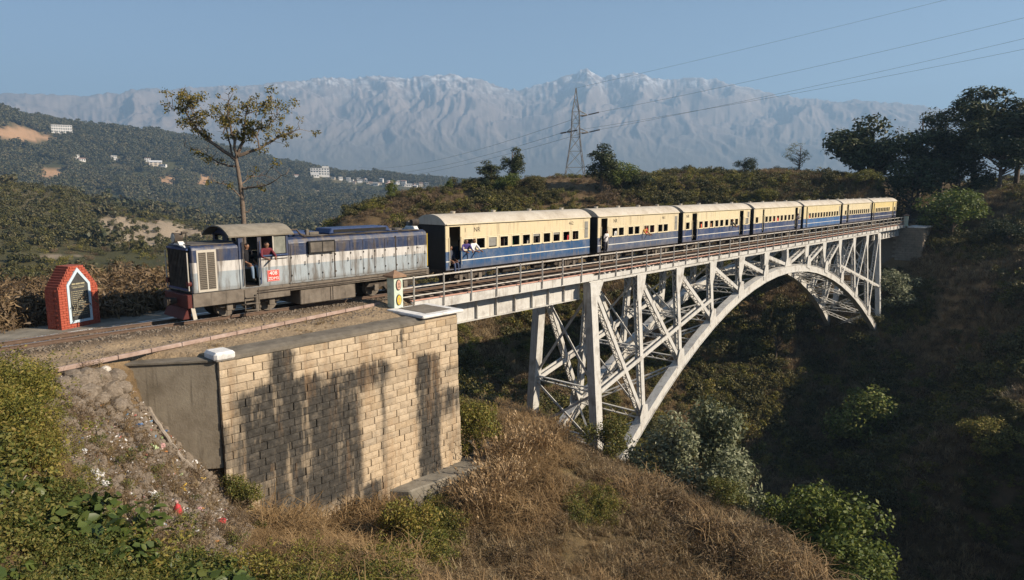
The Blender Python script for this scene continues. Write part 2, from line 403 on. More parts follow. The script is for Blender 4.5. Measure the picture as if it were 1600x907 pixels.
for px, py, rx, ry in ((520, 297, 75, 2.2), (150, 294, 60, 2), (230, 288, 70, 2.2), (60, 401, 70, 3)): patch(px, py, rx, ry, (.30, .24, .18), .8)
gul = ridged(pxs/16+n1*.6, pys/60, 3)  # dark gullies drawn by colour alone, no such creases in the slope
for px, py, rx, ry in ((232, 368, 80, 24), (180, 352, 28, 16)):
    q = ((pxs-px)/rx)**2+((pys-py)/ry)**2
    lay((1-sstep(.6, 1.1, q))*sstep(.72, .86, gul)*(dd > 150)*(dd < 420)*(dep > 0)*.75, (.12, .10, .065))
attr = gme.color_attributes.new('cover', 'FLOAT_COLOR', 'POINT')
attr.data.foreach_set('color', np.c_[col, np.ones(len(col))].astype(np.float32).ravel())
t = N('ground'); p = t.pos('world')
vc = t.n('ShaderNodeVertexColor', layer_name='cover').outputs[0]
c = t.mix(0.75, vc, t.ramp(t.noise(1.6, 8, .72, p), [(.25, (.45, .45, .45)), (.5, (.95, .95, .95)), (.75, (1.5, 1.45, 1.35))]), 'MULTIPLY')
c = t.mix(0.6, c, t.ramp(t.noise(13, 6, .7, p), [(.3, (.5, .5, .5)), (.55, (1.05, 1.05, 1.05)), (.75, (1.6, 1.55, 1.5))]), 'MULTIPLY')
t.bump(t.noise(9, 8, .7, p), .8, .12)
M_GROUND = t.done(c, .95, 0, .1)
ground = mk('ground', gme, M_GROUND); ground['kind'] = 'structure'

# ------------------------------------------------------------------ mountains
MC = [(-700, 215), (-300, 185), (-100, 165), (60, 152), (150, 149), (250, 143), (330, 138), (420, 134), (470, 128), (520, 120), (560, 124), (600, 121), (640, 122), (700, 116), (750, 123), (790, 138), (815, 139),
      (850, 129), (885, 118), (912, 108), (935, 118), (985, 115), (1012, 123), (1080, 121), (1120, 130), (1165, 138), (1200, 150), (1290, 159), (1400, 163), (1500, 175), (1700, 190), (2200, 215)]
ma = np.linspace(px2az(2200), px2az(-700), 1500)
mpx = 800+np.tan(YAW-ma)*FPX*math.cos(PITCH)
crest_row = np.interp(mpx, [q[0] for q in MC], [q[1] for q in MC])
mt = np.linspace(0, 1, 120)                               # foot to crest and a little beyond
DM0, DM1 = 3500.0, 6000.0
Dm = DM0+(DM1-DM0)*mt*1.06
xx = np.cos(ma)[None]*Dm[:, None]+CAM[0]; yy = np.sin(ma)[None]*Dm[:, None]+CAM[1]
v0 = FWD[:, None]+RGT[:, None]*(mpx-800)/FPX-UPV[:, None]*(crest_row-453.5)/FPX
tanel = v0[2]/np.hypot(v0[0], v0[1])
zc = CAM[2]+tanel*DM1
u = mt[:, None]*1.06
prof = np.where(u < 1, u**1.4, 1-(u-1)*3)
wl = ma[None]*6000
w1 = fbm(xx/870, yy/870, 4)*600; rad_ = Dm[:, None]+0*wl
spur = ridged((wl+w1)/600, rad_/1500+w1/1200, 4)
det = ridged((wl+w1*.8)/200+7, rad_/410+3, 4)
fin = ridged(wl/56+5, rad_/100, 3)
env = np.clip(u*1.6-.45, 0, 1)*np.clip((1.03-u)*5, 0.10, 1)  # relief dies out towards the foot, imitating thicker low haze
zz = -60+(zc[None]+60)*prof+((spur-.62)*270+(det-.6)*125)*env+(fin-.6)*30*np.clip(u*1.3-.2, 0, 1)
zz[0] = -90
n_, m_ = zz.shape
I = np.arange(n_*m_).reshape(n_, m_)
mme = fast_mesh('mountain_range', np.c_[xx.ravel(), yy.ravel(), zz.ravel()], np.stack([I[:-1, :-1], I[:-1, 1:], I[1:, 1:], I[1:, :-1]], -1).reshape(-1, 4), smooth=False)
t = N('mountain_rock'); p = t.pos('world'); z = t.sep(p)[2]
nz = t.sep(t.n('ShaderNodeNewGeometry').outputs['Normal'])[2]
c = t.ramp(t.noise(.006, 6, .65, p), [(.3, (.15, .12, .108)), (.55, (.23, .185, .162)), (.75, (.31, .255, .22))])
c = t.mix(t.rng(z, 130, 520), (.13, .115, .095), c)  # one flat tone on the lower slopes stands in for thicker haze
sn = t.mth('MULTIPLY', t.rng(t.mth('ADD', z, t.mth('MULTIPLY', t.noise(.009, 5, .7, p), 470)), 900, 1220), t.rng(t.noise(.018, 5, .7, t.scale(p, (1, 1, .35))), .47, .58))
c = t.mix(sn, c, (.56, .56, .58))
M_MOUNT = t.done(c, .9, 0, .1)
mo = mk('mountain_range', mme, M_MOUNT); mo['kind'] = 'structure'

# ------------------------------------------------------------------ haze
hb = MB().box(-8200, 8200, -8300, 8100, -320, 1110).build('haze', None)
hm = bpy.data.materials.new('haze'); hm.use_nodes = True
ht = hm.node_tree; ht.nodes.remove(ht.nodes['Principled BSDF'])
pv = ht.nodes.new('ShaderNodeVolumePrincipled'); pv.inputs['Density'].default_value = 2.45e-4
pv.inputs['Color'].default_value = (.41, .665, 1.0, 1); pv.inputs['Anisotropy'].default_value = 0.1
ht.links.new(pv.outputs[0], ht.nodes['Material Output'].inputs['Volume'])
hb.data.materials.append(hm); hb['kind'] = 'stuff'; hb['label'] = 'pale blue haze filling the valley air'; hb['category'] = 'haze'
# ------------------------------------------------------------------ materials of the works
M_STEEL = mixed('painted_bridge_steel', [(.44, .43, .40), (.55, .54, .51), (.30, .28, .255)], 1.3, .55, .12, 40, streak=((.20, .15, .11), .55))
M_RAILING = mixed('weathered_railing_steel', [(.40, .37, .33), (.55, .52, .47), (.22, .18, .15)], 3, .55, .1, 40)
M_TIMBER = mixed('sleeper_timber', [(.055, .042, .034), (.13, .10, .08), (.20, .15, .12)], 3, .9, .4, 50)
M_RAIL = mixed('rail_steel', [(.10, .065, .045), (.16, .105, .075)], 6, .6, .1, 50, metal=.2)
M_RAILTOP = mixed('worn_rail_head', [(.42, .40, .38), (.55, .53, .50)], 6, .3, metal=.9)
M_CONC = mixed('weathered_concrete', [(.10, .088, .072), (.17, .15, .122), (.22, .195, .16)], 1.6, .92, .5, 22, streak=((.07, .06, .05), .5))
M_COPING = mixed('dark_weathered_coping', [(.085, .074, .058), (.145, .126, .10), (.20, .175, .14)], 2.2, .95, .5, 30)
M_WHITE = mixed('flaking_white_paint', [(.42, .40, .38), (.70, .69, .67), (.80, .79, .77)], 3.0, .8, .25, 40)
M_LEDGE = mixed('ledge_concrete', [(.12, .105, .085), (.20, .18, .145), (.28, .25, .20)], 1.8, .95, .5, 18)

# ashlar: warm stone with black weathering where water runs down it
def stone_material(name):
    t = N(name); p = t.pos('world'); X, Y, Z = t.sep(p)
    oi = t.n('ShaderNodeObjectInfo').outputs['Random']
    c = t.ramp(oi, [(0, (.36, .285, .20)), (.3, (.46, .37, .265)), (.65, (.52, .42, .30)), (.85, (.44, .335, .22)), (1, (.38, .315, .235))])
    c = t.mix(.55, c, t.ramp(t.noise(5, 6, .7, p), [(.3, (.62, .60, .56)), (.5, (1, 1, 1)), (.72, (1.18, 1.14, 1.08))]), 'MULTIPLY')
    wob = t.mth('MULTIPLY', t.mth('SUBTRACT', t.noise(1.5, 5, .7, p), .5), 1.1)
    wobz = t.mth('MULTIPLY', t.mth('SUBTRACT', t.noise(1.0, 5, .7, t.scale(p, (4, 4, .5))), .5), 2.6)
    run = t.noise(1.0, 5, .65, t.scale(p, (3.2, 3.2, .35)))
    stain = None
    def band(x0, x1, z0, z1, k, soft=.30):
        nonlocal stain
        xa = t.mth('ADD', X, t.mth('MULTIPLY', wob, .45)); za = t.mth('ADD', Z, t.mth('MULTIPLY', wobz, .30))
        f = t.mth('MULTIPLY', t.rng(xa, x0-soft*1.4, x0+soft*1.2), t.rng(xa, x1-soft*1.2, x1+soft*1.4, 1, 0))
        f = t.mth('MULTIPLY', f, t.mth('MULTIPLY', t.rng(za, z0-.7, z0+.5), t.rng(za, z1-.25, z1+.15, 1, 0)))
        f = t.mth('MULTIPLY', f, t.rng(run, .32, .58, .45, 1.0)); f = t.mth('MULTIPLY', f, k)
        stain = f if stain is None else t.mth('MAXIMUM', stain, f)
    band(9.0, 12.0, -4.6, -1.55, .92, .5); band(10.1, 10.95, -2.2, -.55, .92, .18); band(11.0, 13.0, -6.1, -2.0, .97, .35)
    band(12.2, 14.6, -2.5, -1.62, .85, .2); band(12.9, 13.35, -7, -1.9, .7, .15); band(14.2, 14.45, -7, -2.1, .55, .12)
    band(15.9, 16.95, -7.0, -1.72, .97, .16); band(16.9, 18.2, -2.9, -2.4, .5, .4); band(16.6, 18.2, -4.4, -3.3, .75, .4); band(8.3, 9.4, -4.2, -2.4, .6, .2)
    band(13.3, 14.5, -7, -5.9, .8, .2); band(15.2, 15.32, -1.5, -.5, .8, .1); band(17.3, 18.3, -6.0, -4.9, .4, .3); band(9.5, 12.0, -6.0, -4.4, .75, .4)
    stain = t.rng(t.mth('ADD', t.mth('MULTIPLY', stain, .9), t.mth('MULTIPLY', t.mth('SUBTRACT', oi, .5), .16)), .02, .66)
    c = t.mix(stain, c, t.ramp(t.noise(7, 5, .7, p), [(.3, (.028, .026, .023)), (.6, (.062, .057, .05)), (.8, (.13, .118, .10))]))
    rust = t.noise(1.0, 5, .65, t.scale(p, (2.2, 2.2, .3)))
    c = t.mix(t.rng(rust, .5, .72, 0, .5), c, (.27, .165, .085))
    c = t.mix(t.rng(t.noise(2.3, 6, .75, p), .52, .7, 0, .45), c, (.20, .17, .135))
    t.bump(t.noise(16, 6, .7, p), .7, .035)
    return t.done(c, .92, 0, .2)
M_STONE = stone_material('warm_ashlar_stone')
M_MORTAR = mixed('dark_mortar', [(.13, .105, .075), (.22, .18, .13)], 6, .95, .4, 40, space='world')

# ------------------------------------------------------------------ masonry abutment on the near side
ab = thing('masonry_abutment', 'tall weathered sandstone abutment wall carrying the near bridge end, stained black', 'abutment', (13, -4.1, -6.5))
AO = Vector((13, -4.1, -6.5))
def rel(o): o.matrix_parent_inverse = Matrix.Translation(-AO); return o
FY = -4.10
rel(MB().box(8.72, 17.9, FY+.10, 3.9, -9.5, -.62).build('core', M_MORTAR, ab))
# courses of stones, alike stones share their mesh
CH = .25
stone_mesh = {}
def stone(w, h, var):
    k = (round(w, 2), round(h, 2), var)
    if k not in stone_mesh:
        r = random.Random(repr(k)); g = .006
        x0, x1, z0, z1 = g, w-g, g, h-g; b = .010; d = .10+.03*r.random()
        V = [(x0, 0.06, z0), (x1, 0.06, z0), (x1, 0.06, z1), (x0, 0.06, z1),
             (x0, -d+.06+b, z0), (x1, -d+.06+b, z0), (x1, -d+.06+b, z1), (x0, -d+.06+b, z1)]
        nx, nz = 3, 2; q = []
        for j in range(nz+1):
            for i in range(nx+1):
                q.append((x0+b+(x1-x0-2*b)*i/nx, -d+.06-(.0 if i in (0, nx) or j in (0, nz) else   .03*r.random()), z0+b+(z1-z0-2*b)*j/nz))
        n0 = len(V); V += q
        F = [(0, 1, 5, 4), (1, 2, 6, 5), (2, 3, 7, 6), (3, 0, 4, 7)]
        G = lambda i, j: n0+j*(nx+1)+i
        F += [(G(i, j), G(i+1, j), G(i+1, j+1), G(i, j+1)) for i in range(nx) for j in range(nz)]
        F += [(4, 5)+tuple(G(i, 0) for i in range(nx, -1, -1)), (6, 7)+tuple(G(i, nz) for i in range(0, nx+1)),
              (5, 6)+tuple(G(nx, j) for j in range(nz, -1, -1)), (7, 4)+tuple(G(0, j) for j in range(0, nz+1))]
        me = bpy.data.meshes.new('stone'); me.from_pydata(V, [], F); me.materials.append(M_STONE)
        bm = bmesh.new(); bm.from_mesh(me); bmesh.ops.recalc_face_normals(bm, faces=bm.faces); bm.to_mesh(me); bm.free()
        stone_mesh[k] = me
    return stone_mesh[k]
cand = []
row = 0; ztop = -.615
while ztop > -7.6:
    z0 = ztop-CH; batter = .012*(-.6-z0)
    x = 8.55; r = random.Random(100+row); first = True
    off = .27 if row % 2 else .0
    xend = 18.0+.03*max(0, -z0-3)
    while x < xend-.02:
        wd = (.52 if not first else .52-off)
        wd = round(wd+r.choice((-.04, 0, 0, .04)), 2); first = False
        if x+wd > xend-.22: wd = round(xend-x, 2)
        # hidden below the slope in front?
        gx = gz(x+wd/2, FY-.55)
        vis = ztop > gx-.15
        cand.append((vis, x, z0, wd, batter, r.randrange(3), r.uniform(-.012, .012)))
        x = round(x+wd, 2)
    ztop = round(ztop-CH, 4); row += 1
vis_n = 0; rest = MB()
for vis, x, z0, wd, bt, var, jit in sorted(cand, key=lambda q: -q[2]):
    if not vis: continue
    if vis_n < 300:
        o = bpy.data.objects.new('stone', stone(wd, CH, var)); o.location = (x, FY-bt+jit, z0); link(o, ab); rel(o); vis_n += 1
    else:
        me = stone(wd, CH, var)
        rest.add([(v.co.x+x, v.co.y+FY-bt+jit, v.co.z+z0) for v in me.vertices], [tuple(q.vertices) for q in me.polygons])
if rest.v:
    o = rel(rest.build('lower_stones', M_STONE, ab)); o['kind'] = 'stuff'
# coping, end block with white slab, white painted end stone
cop = MB().prism([(FY-.10, -.62), (FY-.08, -.50), (FY+.12, -.42), (FY+.72, -.40), (FY+.92, -.46), (FY+.95, -.62)], 'x', 8.62, 16.35)
rel(cop.build('coping', M_COPING, ab, bevel=.02))
rel(MB().box(16.36, 17.98, FY-.03, -1.95, -.62, -.42).build('end_block', M_STONE, ab, bevel=.015))
sl = MB().prism([(16.12, FY-.22), (18.2, FY-.22), (18.2, -2.15), (16.12, -2.15)], 'z', -.42, -.30)
sl.v = [(x, y, z) for x, y, z in sl.v]; 
rel(sl.build('white_slab', M_WHITE, ab, bevel=.03))
rel(MB().box(16.55, 17.85, FY+.12, -2.35, -.31, -.285).build('slab_panel', M_CONC, ab, bevel=.01))
cs = MB().box(8.42, 9.05, FY-.14, FY+.62, -.60, -.33).build('painted_end_stone', M_WHITE, ab, bevel=.07); rel(cs)
# concrete ledge at the foot of the wall
rel(MB().prism([(14.4, FY-.05), (14.9, FY-.75), (18.4, FY-1.05), (20.4, FY-.35), (20.3, FY+1.3), (18.0, FY+1.2)], 'z', -7.9, -6.5).build('footing_ledge', M_LEDGE, ab, bevel=.05))

# concrete wing wall
wa, wb = Vector((8.52, -4.06, 0)), Vector((6.3, -2.40, 0))
ww = thing('wing_wall', 'dark stained concrete wing wall meeting the sandstone abutment at its left corner', 'wall', ((wa.x+wb.x)/2, (wa.y+wb.y)/2, -3))
wd_ = (wb-wa).normalized(); wn = Vector((wd_.y, -wd_.x, 0))
if wn.y > 0: wn = -wn
pl = [(wa.x, wa.y), (wb.x, wb.y), (wb.x-wn.x*.45, wb.y-wn.y*.45), (wa.x-wn.x*.9+.25, wa.y-wn.y*.6)]
M_WING = mixed('olive_stained_concrete', [(.13, .108, .078), (.21, .178, .135), (.27, .235, .18)], 1.3, .92, .5, 16, streak=((.075, .062, .048), .55), space='world')
o = MB().prism(pl, 'z', -3.85, -.62).build('wall_panel', M_WING, ww, bevel=.02); o.matrix_parent_inverse = Matrix.Translation(-ww.location)
pl2 = [(q[0]+wn.x*.06*(i < 2), q[1]+wn.y*.06*(i < 2)) for i, q in enumerate(pl)]
o = MB().prism(pl2, 'z', -.62, -.54).build('cap', M_COPING, ww, bevel=.015); o.matrix_parent_inverse = Matrix.Translation(-ww.location)

# ------------------------------------------------------------------ far abutment
fa = thing('masonry_abutment', 'grey stone abutment with white coping at the far end of the bridge', 'abutment', (101, 0, -6))
def relf(o): o.matrix_parent_inverse = Matrix.Translation((-101, 0, 6)); return o
M_FSTONE = mixed('shaded_grey_stone', [(.16, .14, .11), (.26, .22, .17), (.34, .29, .22)], 1.5, .92, .4, 8, space='world')
fm = MB()
for k in range(22):
    z1 = -.62-k*.30; x = 98.75; r = random.Random(k)
fb = relf(MB().box(98.85, 103.4, -4.0, 4.0, -9, -.62).build('core', M_MORTAR, fa))
bm_st = {}
for k in range(14):
    z0 = -.92-k*.30; r = random.Random(k+50); y = -4.05
    while y < -1.0:
        wd = .62 if y > -4.0 or k % 2 else .36
        o = MB().box(98.75, 98.95, y+.012, y+wd-.012, z0+.012, z0+.288).build('stone', M_FSTONE, fa, bevel=.015); relf(o); y = round(y+wd, 2)
    x = 98.98
    while x < 103.2:
        wd = .66 if x > 98.99 or k % 2 else .4
        o = MB().box(x+.012, x+wd-.012, -4.08, -3.9, z0+.012, z0+.288).build('stone', M_FSTONE, fa, bevel=.015); relf(o); x = round(x+wd, 2)
relf(MB().box(98.6, 103.6, -4.25, -2.2, -.615, -.42).build('coping', M_WHITE, fa, bevel=.03))

# ------------------------------------------------------------------ painted gate pillars
M_MINT = mixed('faded_mint_paint', [(.34, .40, .32), (.52, .60, .50), (.62, .66, .56)], 4, .85, .2, 30)
M_BROWNCAP = mixed('brown_painted_cap', [(.20, .12, .075), (.30, .19, .12)], 5, .85, .2, 30)
M_YEL = mixed('yellow_disc_paint', [(.62, .40, .04), (.75, .52, .08)], 8, .7)
M_PINK = mixed('faded_pink_paint', [(.50, .27, .20), (.60, .36, .28)], 8, .8)
M_DKPAINT = mixed('dark_outline_paint', [(.06, .05, .04), (.10, .08, .05)], 8, .8)
def pillar(x, y, label, medal=True, mat=None):
    p = thing('gate_pillar', label, 'pillar', (x, y, -.42), 0, 'pillars at the ends of the bridge railing')
    MB().box(-.22, .22, -.22, .22, 0, 1.32).build('shaft', mat or M_MINT, p, bevel=.012)
    MB().box(-.27, .27, -.27, .27, 0, .10).build('plinth', mat or M_MINT, p, bevel=.012)
    cpm = MB(); a = .33; z = 1.32
    cpm.add([(-a, -a, z), (a, -a, z), (a, a, z), (-a, a, z), (-a, -a, z+.07), (a, -a, z+.07), (a, a, z+.07), (-a, a, z+.07), (0, 0, z+.27)],
            [(3, 2, 1, 0), (0, 1, 5, 4), (1, 2, 6, 5), (2, 3, 7, 6), (3, 0, 4, 7), (4, 5, 8), (5, 6, 8), (6, 7, 8), (7, 4, 8)])
    cpm.build('pyramid_cap', M_BROWNCAP, p)
    if medal:
        for zc_, mt_ in ((1.02, M_PINK), (.42, M_YEL)):
            def oval(rx, rz): return [(rx*math.cos(a)*(1 if abs(math.cos(a)) < .7 else .95), zc_+rz*math.sin(a)) for a in np.linspace(0, 2*math.pi, 18)[:-1]]
            md = MB().prism(oval(.135, .22), 'y', -.245, -.218).build('medallion', M_DKPAINT, p)
            MB().prism(oval(.105, .185), 'y', -.258, -.246).build('medallion_face', mt_, md)
            bar = MB().box(-.055, .055, -.266, -.259, zc_-.10, zc_-.075).box(-.012, .012, -.266, -.259, zc_-.07, zc_+.10).box(-.045, .045, -.266, -.259, zc_+.03, zc_+.05)
            bar.build('emblem', M_DKPAINT if mt_ is M_PINK else M_PINK, md)
    return p
pillar(16.72, -1.95, 'mint pillar with pink and yellow medallions at the near end of bridge railing')
pillar(98.75, -1.95, 'small pillar standing at the far end of the bridge railing', False)

# ------------------------------------------------------------------ the steel bridge
br = thing('steel_arch_bridge', 'long grey steel arch railway bridge spanning the shaded ravine', 'bridge', (30.2, 0, -10.6))
def relb(o): o.matrix_parent_inverse = Matrix.Translation((-30.2, 0, 10.6)); return o
PX = [30.2+4.72*i for i in range(13)]; XC = PX[6]
ZT = -.72                                                    # underside of the top chord
def zarch(x): return -2.45-9.1*((x-XC)/26.6)**2
def yt(s, z): return s*(1.72-.075*(z+.7))                   # trusses lean outwards
def T(s, x, z): return (x, yt(s, z), z)
# deck: edge beams, chords, cross beams
for s in (-1, 1):
    relb(MB().box(17.6, 30.2, s*1.86-.05, s*1.86+.05, -.62, -.24).build('deck_edge_beam', M_STEEL, br))
    relb(MB().box(30.2, PX[-1], s*1.86-.05, s*1.86+.05, -.60, -.36).build('deck_edge_beam', M_STEEL, br))
    relb(MB().box(PX[-1], 98.8, s*1.86-.05, s*1.86+.05, -.62, -.24).build('deck_edge_beam', M_STEEL, br))
    relb(MB().box(30.0, PX[-1]+.2, s*1.70-.14, s*1.70+.14, -.78, -.605).build('top_chord', M_STEEL, br))
    for k in range(2):
        x0, x1 = ((17.9, 30.0), (PX[-1]+.1, 98.8))[k]
        relb(MB().box(x0, x1, s*1.15-.012, s*1.15+.012, -1.62, -.50).build('girder_web', M_STEEL, br))
        relb(MB().box(x0, x1, s*1.15-.16, s*1.15+.16, -1.66, -1.622).build('girder_flange', M_STEEL, br))
        relb(MB().box(x0, x1, s*1.15-.16, s*1.15+.16, -.498, -.46).build('girder_flange', M_STEEL, br))
        n = int((x1-x0)/1.24)
        for i in range(n+1):
            x = x0+.15+i*(x1-x0-.3)/n
            relb(MB().box(x-.02, x+.02, s*1.15+(.012 if s > 0 else -.15), s*1.15+(.15 if s > 0 else -.012), -1.62, -.50).build('stiffener', M_STEEL, br))
for i in range(50):
    x = 18.6+i*1.62
    relb(MB().box(x-.06, x+.06, -1.80, 1.80, -.455, -.33).build('cross_beam', M_STEEL, br))
for s in (-1, 1):
    relb(MB().box(17.9, 98.8, s*.38-.07, s*.38+.07, -.95, -.46).build('stringer', M_STEEL, br))
# walkway planks beside the track
for s in (-1, 1):
    relb(MB().box(17.7, 98.7, s*1.72-.07, s*1.72+.07, -.232, -.20).build('walkway_edge', M_PINK if s < 0 else M_STEEL, br))
# railing: every post, three rails a side
for s in (-1, 1):
    n = 49
    for i in range(n+1):
        x = 17.68+1.635*i
        pm = MB().box(x-.035, x+.035, s*1.95-.012, s*1.95+.012, -.56, .82).box(x-.009, x+.009, s*1.95-.045, s*1.95-.012, -.56, .80)
        relb(pm.build('railing_post', M_RAILING, br))
    for z, h in ((.77, .055), (.38, .045), (.02, .045)):
        relb(MB().box(17.0, 98.5, s*1.93+(-.012), s*1.93+.006, z-h/2, z+h/2).build('railing_bar', M_RAILING, br))
# arch ribs: faceted box section from node to node
rib_x = [31.0]+PX[1:12]+[86.0]
for s in (-1, 1):
    for a, b in zip(rib_x[:-1], rib_x[1:]):
        mbx = MB()
        n = 2
        for k in range(n):
            xa = a+(b-a)*k/n; xb = a+(b-a)*(k+1)/n
            mbx.beam(T(s, xa-.03, zarch(xa)), T(s, xb+.03, zarch(xb)), .42, .56)
            # flange plates, a little wider than the web box
            dx = Vector((xb-xa, 0, zarch(xb)-zarch(xa))).normalized(); nrm = Vector((-dx.z, 0, dx.x))
            for q in (.30, -.30):
                mbx.beam(Vector(T(s, xa, zarch(xa)))+nrm*q, Vector(T(s, xb, zarch(xb)))+nrm*q, .54, .035)
        relb(mbx.build('arch_rib', M_STEEL, br))
    # shoes of the arch
    for xf in (30.9, 86.1):
        relb(MB().beam(T(s, xf-.6*(1 if xf < 50 else -1), zarch(xf)-.55), T(s, xf+.2*(1 if xf < 50 else -1), zarch(xf)+.05), .8, .7).build('arch_shoe', M_CONC, br, bevel=.04))
def laced(p, q, gap, flange, depth, s):
    """two channels side by side, tied by zig-zag lacing"""
    p = Vector(p); q = Vector(q); d = (q-p); L = d.length; d.normalize(); sv = Vector((0, 1, 0)); hv = d.cross(sv)
    b = MB()
    for e in (-1, 1):
        o_ = sv*(e*gap/2); b.beam(p+o_, q+o_, flange, depth)
    n = max(4, int(L/.34))
    for e in (-1, 1):
        for k in range(n):
            a0 = p+d*(L*k/n)+hv*(e*depth/2)+sv*((gap/2) if k % 2 else -gap/2); a1 = p+d*(L*(k+1)/n)+hv*(e*depth/2)+sv*(-(gap/2) if k % 2 else gap/2)
            b.beam(a0, a1, .05, .012, hv.cross(a1-a0))
    return b
for s in (-1, 1):
    for i, x in enumerate(PX):
        end = i in (0, 12)
        zb = (-10.9 if i == 0 else -11.2) if end else zarch(x)+.2
        wq = .56 if end else .34
        if end:
            relb(MB().beam(T(s, x, zb), T(s, x, ZT), .50, wq).build('end_tower_leg', M_STEEL, br))
            relb(MB().box(x-.55, x+.55, yt(s, zb)-.5, yt(s, zb)+.5, zb-1.2, zb+.05).build('leg_footing', M_CONC, br, bevel=.05))
        elif i != 6:
            relb(laced(T(s, x, zb), T(s, x, ZT), .30, .05, wq, s).build('post', M_STEEL, br))
        else:
            relb(MB().beam(T(s, x, zb), T(s, x, ZT), .4, .42).build('crown_post', M_STEEL, br))
        # gusset plates, top and foot
        sgn = 1 if i < 6 else -1
        yy_ = yt(s, -1.0)+s*.22
        if i != 6:
            w1 = .95 if end else .72
            g = [(x-.30*sgn, ZT), (x+w1*sgn, ZT), (x+.55*sgn, ZT-.75), (x+.22*sgn, ZT-1.55), (x-.22*sgn, ZT-1.55)]
            relb(MB().prism(g, 'y', yy_, yy_+.02*s).build('gusset_plate', M_STEEL, br))
        if 0 < i < 12 and i != 6:
            za = zarch(x); yg = yt(s, za)+s*.24
            g = [(x+.35*sgn, za+.10), (x+.18*sgn, za+1.05), (x-.30*sgn, za+1.15), (x-.62*sgn, za+.42), (x-.55*sgn, za-.15)]
            relb(MB().prism(g, 'y', yg, yg+.02*s).build('gusset_plate', M_STEEL, br))
        if i == 6:
            yg = yt(s, -1.8)+s*.24
            relb(MB().prism([(x-.8, zarch(x)+.1), (x+.8, zarch(x)+.1), (x+.45, zarch(x)+.95), (x-.45, zarch(x)+.95)], 'y', yg, yg+.02*s).build('gusset_plate', M_STEEL, br))
    for i in range(12):
        if i < 6: a, b = (PX[i]+.12, ZT-.25), (PX[i+1]-.12, zarch(PX[i+1])+.38)
        else: a, b = (PX[i+1]-.12, ZT-.25), (PX[i]+.12, zarch(PX[i])+.38)
        relb(laced(T(s, *a), T(s, *b), .34, .05, .26, s).build('diagonal', M_STEEL, br))
    for e in (0, 1):
        f = (lambda x: x) if e == 0 else (lambda x: 2*XC-x)
        q = MB(); A = (f(PX[0]), -6.9); B = (f(PX[3]), -3.3)
        for o_ in (-.17, .17):
            p0 = Vector(T(s, *A)); p1 = Vector(T(s, *B)); p0.y += o_; p1.y += o_
            q.beam(p0, p1, .06, .24)
        relb(q.build('longitudinal_strut', M_STEEL, br))
# cross frames between the two trusses
def xbrace(x, z0, z1, wq=.09):
    b = MB(); b.beam(T(-1, x, z0), T(1, x, z1), .05, wq, (1, 0, 0)); b.beam((x+.06, *T(1, x, z0)[1:]), (x+.06, *T(-1, x, z1)[1:]), .05, wq, (1, 0, 0))
    relb(b.build('cross_bracing', M_STEEL, br))
def strut(x, z, hq=.3):
    relb(laced_y(x, z, hq).build('cross_strut', M_STEEL, br))
def laced_y(x, z, hq):
    b = MB(); a0 = yt(-1, z); a1 = yt(1, z)
    for dz in (-hq/2, hq/2): b.beam((x, a0, z+dz), (x, a1, z+dz), .16, .05, (1, 0, 0))
    n = 10
    for k in range(n):
        y0 = a0+(a1-a0)*k/n; y1 = a0+(a1-a0)*(k+1)/n
        b.beam((x-.07, y0, z+(hq/2 if k % 2 else -hq/2)), (x-.07, y1, z+(-hq/2 if k % 2 else hq/2)), .04, .04, (1, 0, 0))
    return b
for i, x in enumerate(PX):
    zb = -10.4 if i in (0, 12) else zarch(x)
    strut(x, zb+.3, .36)
    if i in (0, 12):
        for z0, z1 in ((-10.0, -6.9), (-6.6, -1.2)): xbrace(x, z0, z1, .14)
        strut(x, -6.75, .22)
    elif zb < -3.4:
        if zb < -6.5:
            zm = (zb+ZT)/2; xbrace(x, zb+.5, zm, .1); xbrace(x, zm, ZT-.2, .1); strut(x, zm, .2)
        else: xbrace(x, zb+.5, ZT-.2, .1)
# lateral bracing lying in the arch
for i in range(len(rib_x)-1):
    a, b = rib_x[i], rib_x[i+1]; za, zb = zarch(a), zarch(b)
    bb = MB()
    for (xa, ya, xb, yb) in ((a, -1, b, 1), (a, 1, b, -1)):
        p0 = Vector(T(ya, xa, za)); p1 = Vector(T(yb, xb, zb)); nrm = Vector((-(zb-za), 0, b-a)).normalized()
        for q in (-.14, .14):
            bb.beam(p0+nrm*q, p1+nrm*q, .10, .05, nrm.cross(p1-p0))
        n = 12
        for k in range(n):
            bb.beam(p0+(p1-p0)*(k/n)+nrm*(.14 if k % 2 else -.14), p0+(p1-p0)*((k+1)/n)+nrm*(-.14 if k % 2 else .14), .04, .04)
    relb(bb.build('lateral_bracing', M_STEEL, br))
    xm = (a+b)/2
    if i % 2 == 0: strut(xm, zarch(xm), .26)

# ------------------------------------------------------------------ track
tr = thing('railway_track', 'narrow gauge railway track running along the bench and across the bridge', 'railway track', (0, 0, -.3))
def relt(o): o.matrix_parent_inverse = Matrix.Translation((0, 0, .3)); return o
for s in (-1, 1):
    y = s*.405
    prof = [(-.055, -.135), (.055, -.135), (.055, -.12), (.012, -.105), (.012, -.04), (.032, -.03), (.032, -.003), (-.032, -.003), (-.032, -.03), (-.012, -.04), (-.012, -.105), (-.055, -.12)]
    rl = relt(MB().prism([(y+a, b) for a, b in prof], 'x', -45, 122).build('rail', M_RAIL, tr))
    MB().box(-45, 122, y-.028, y+.028, -.003, 0).build('worn_running_surface', M_RAILTOP, rl)
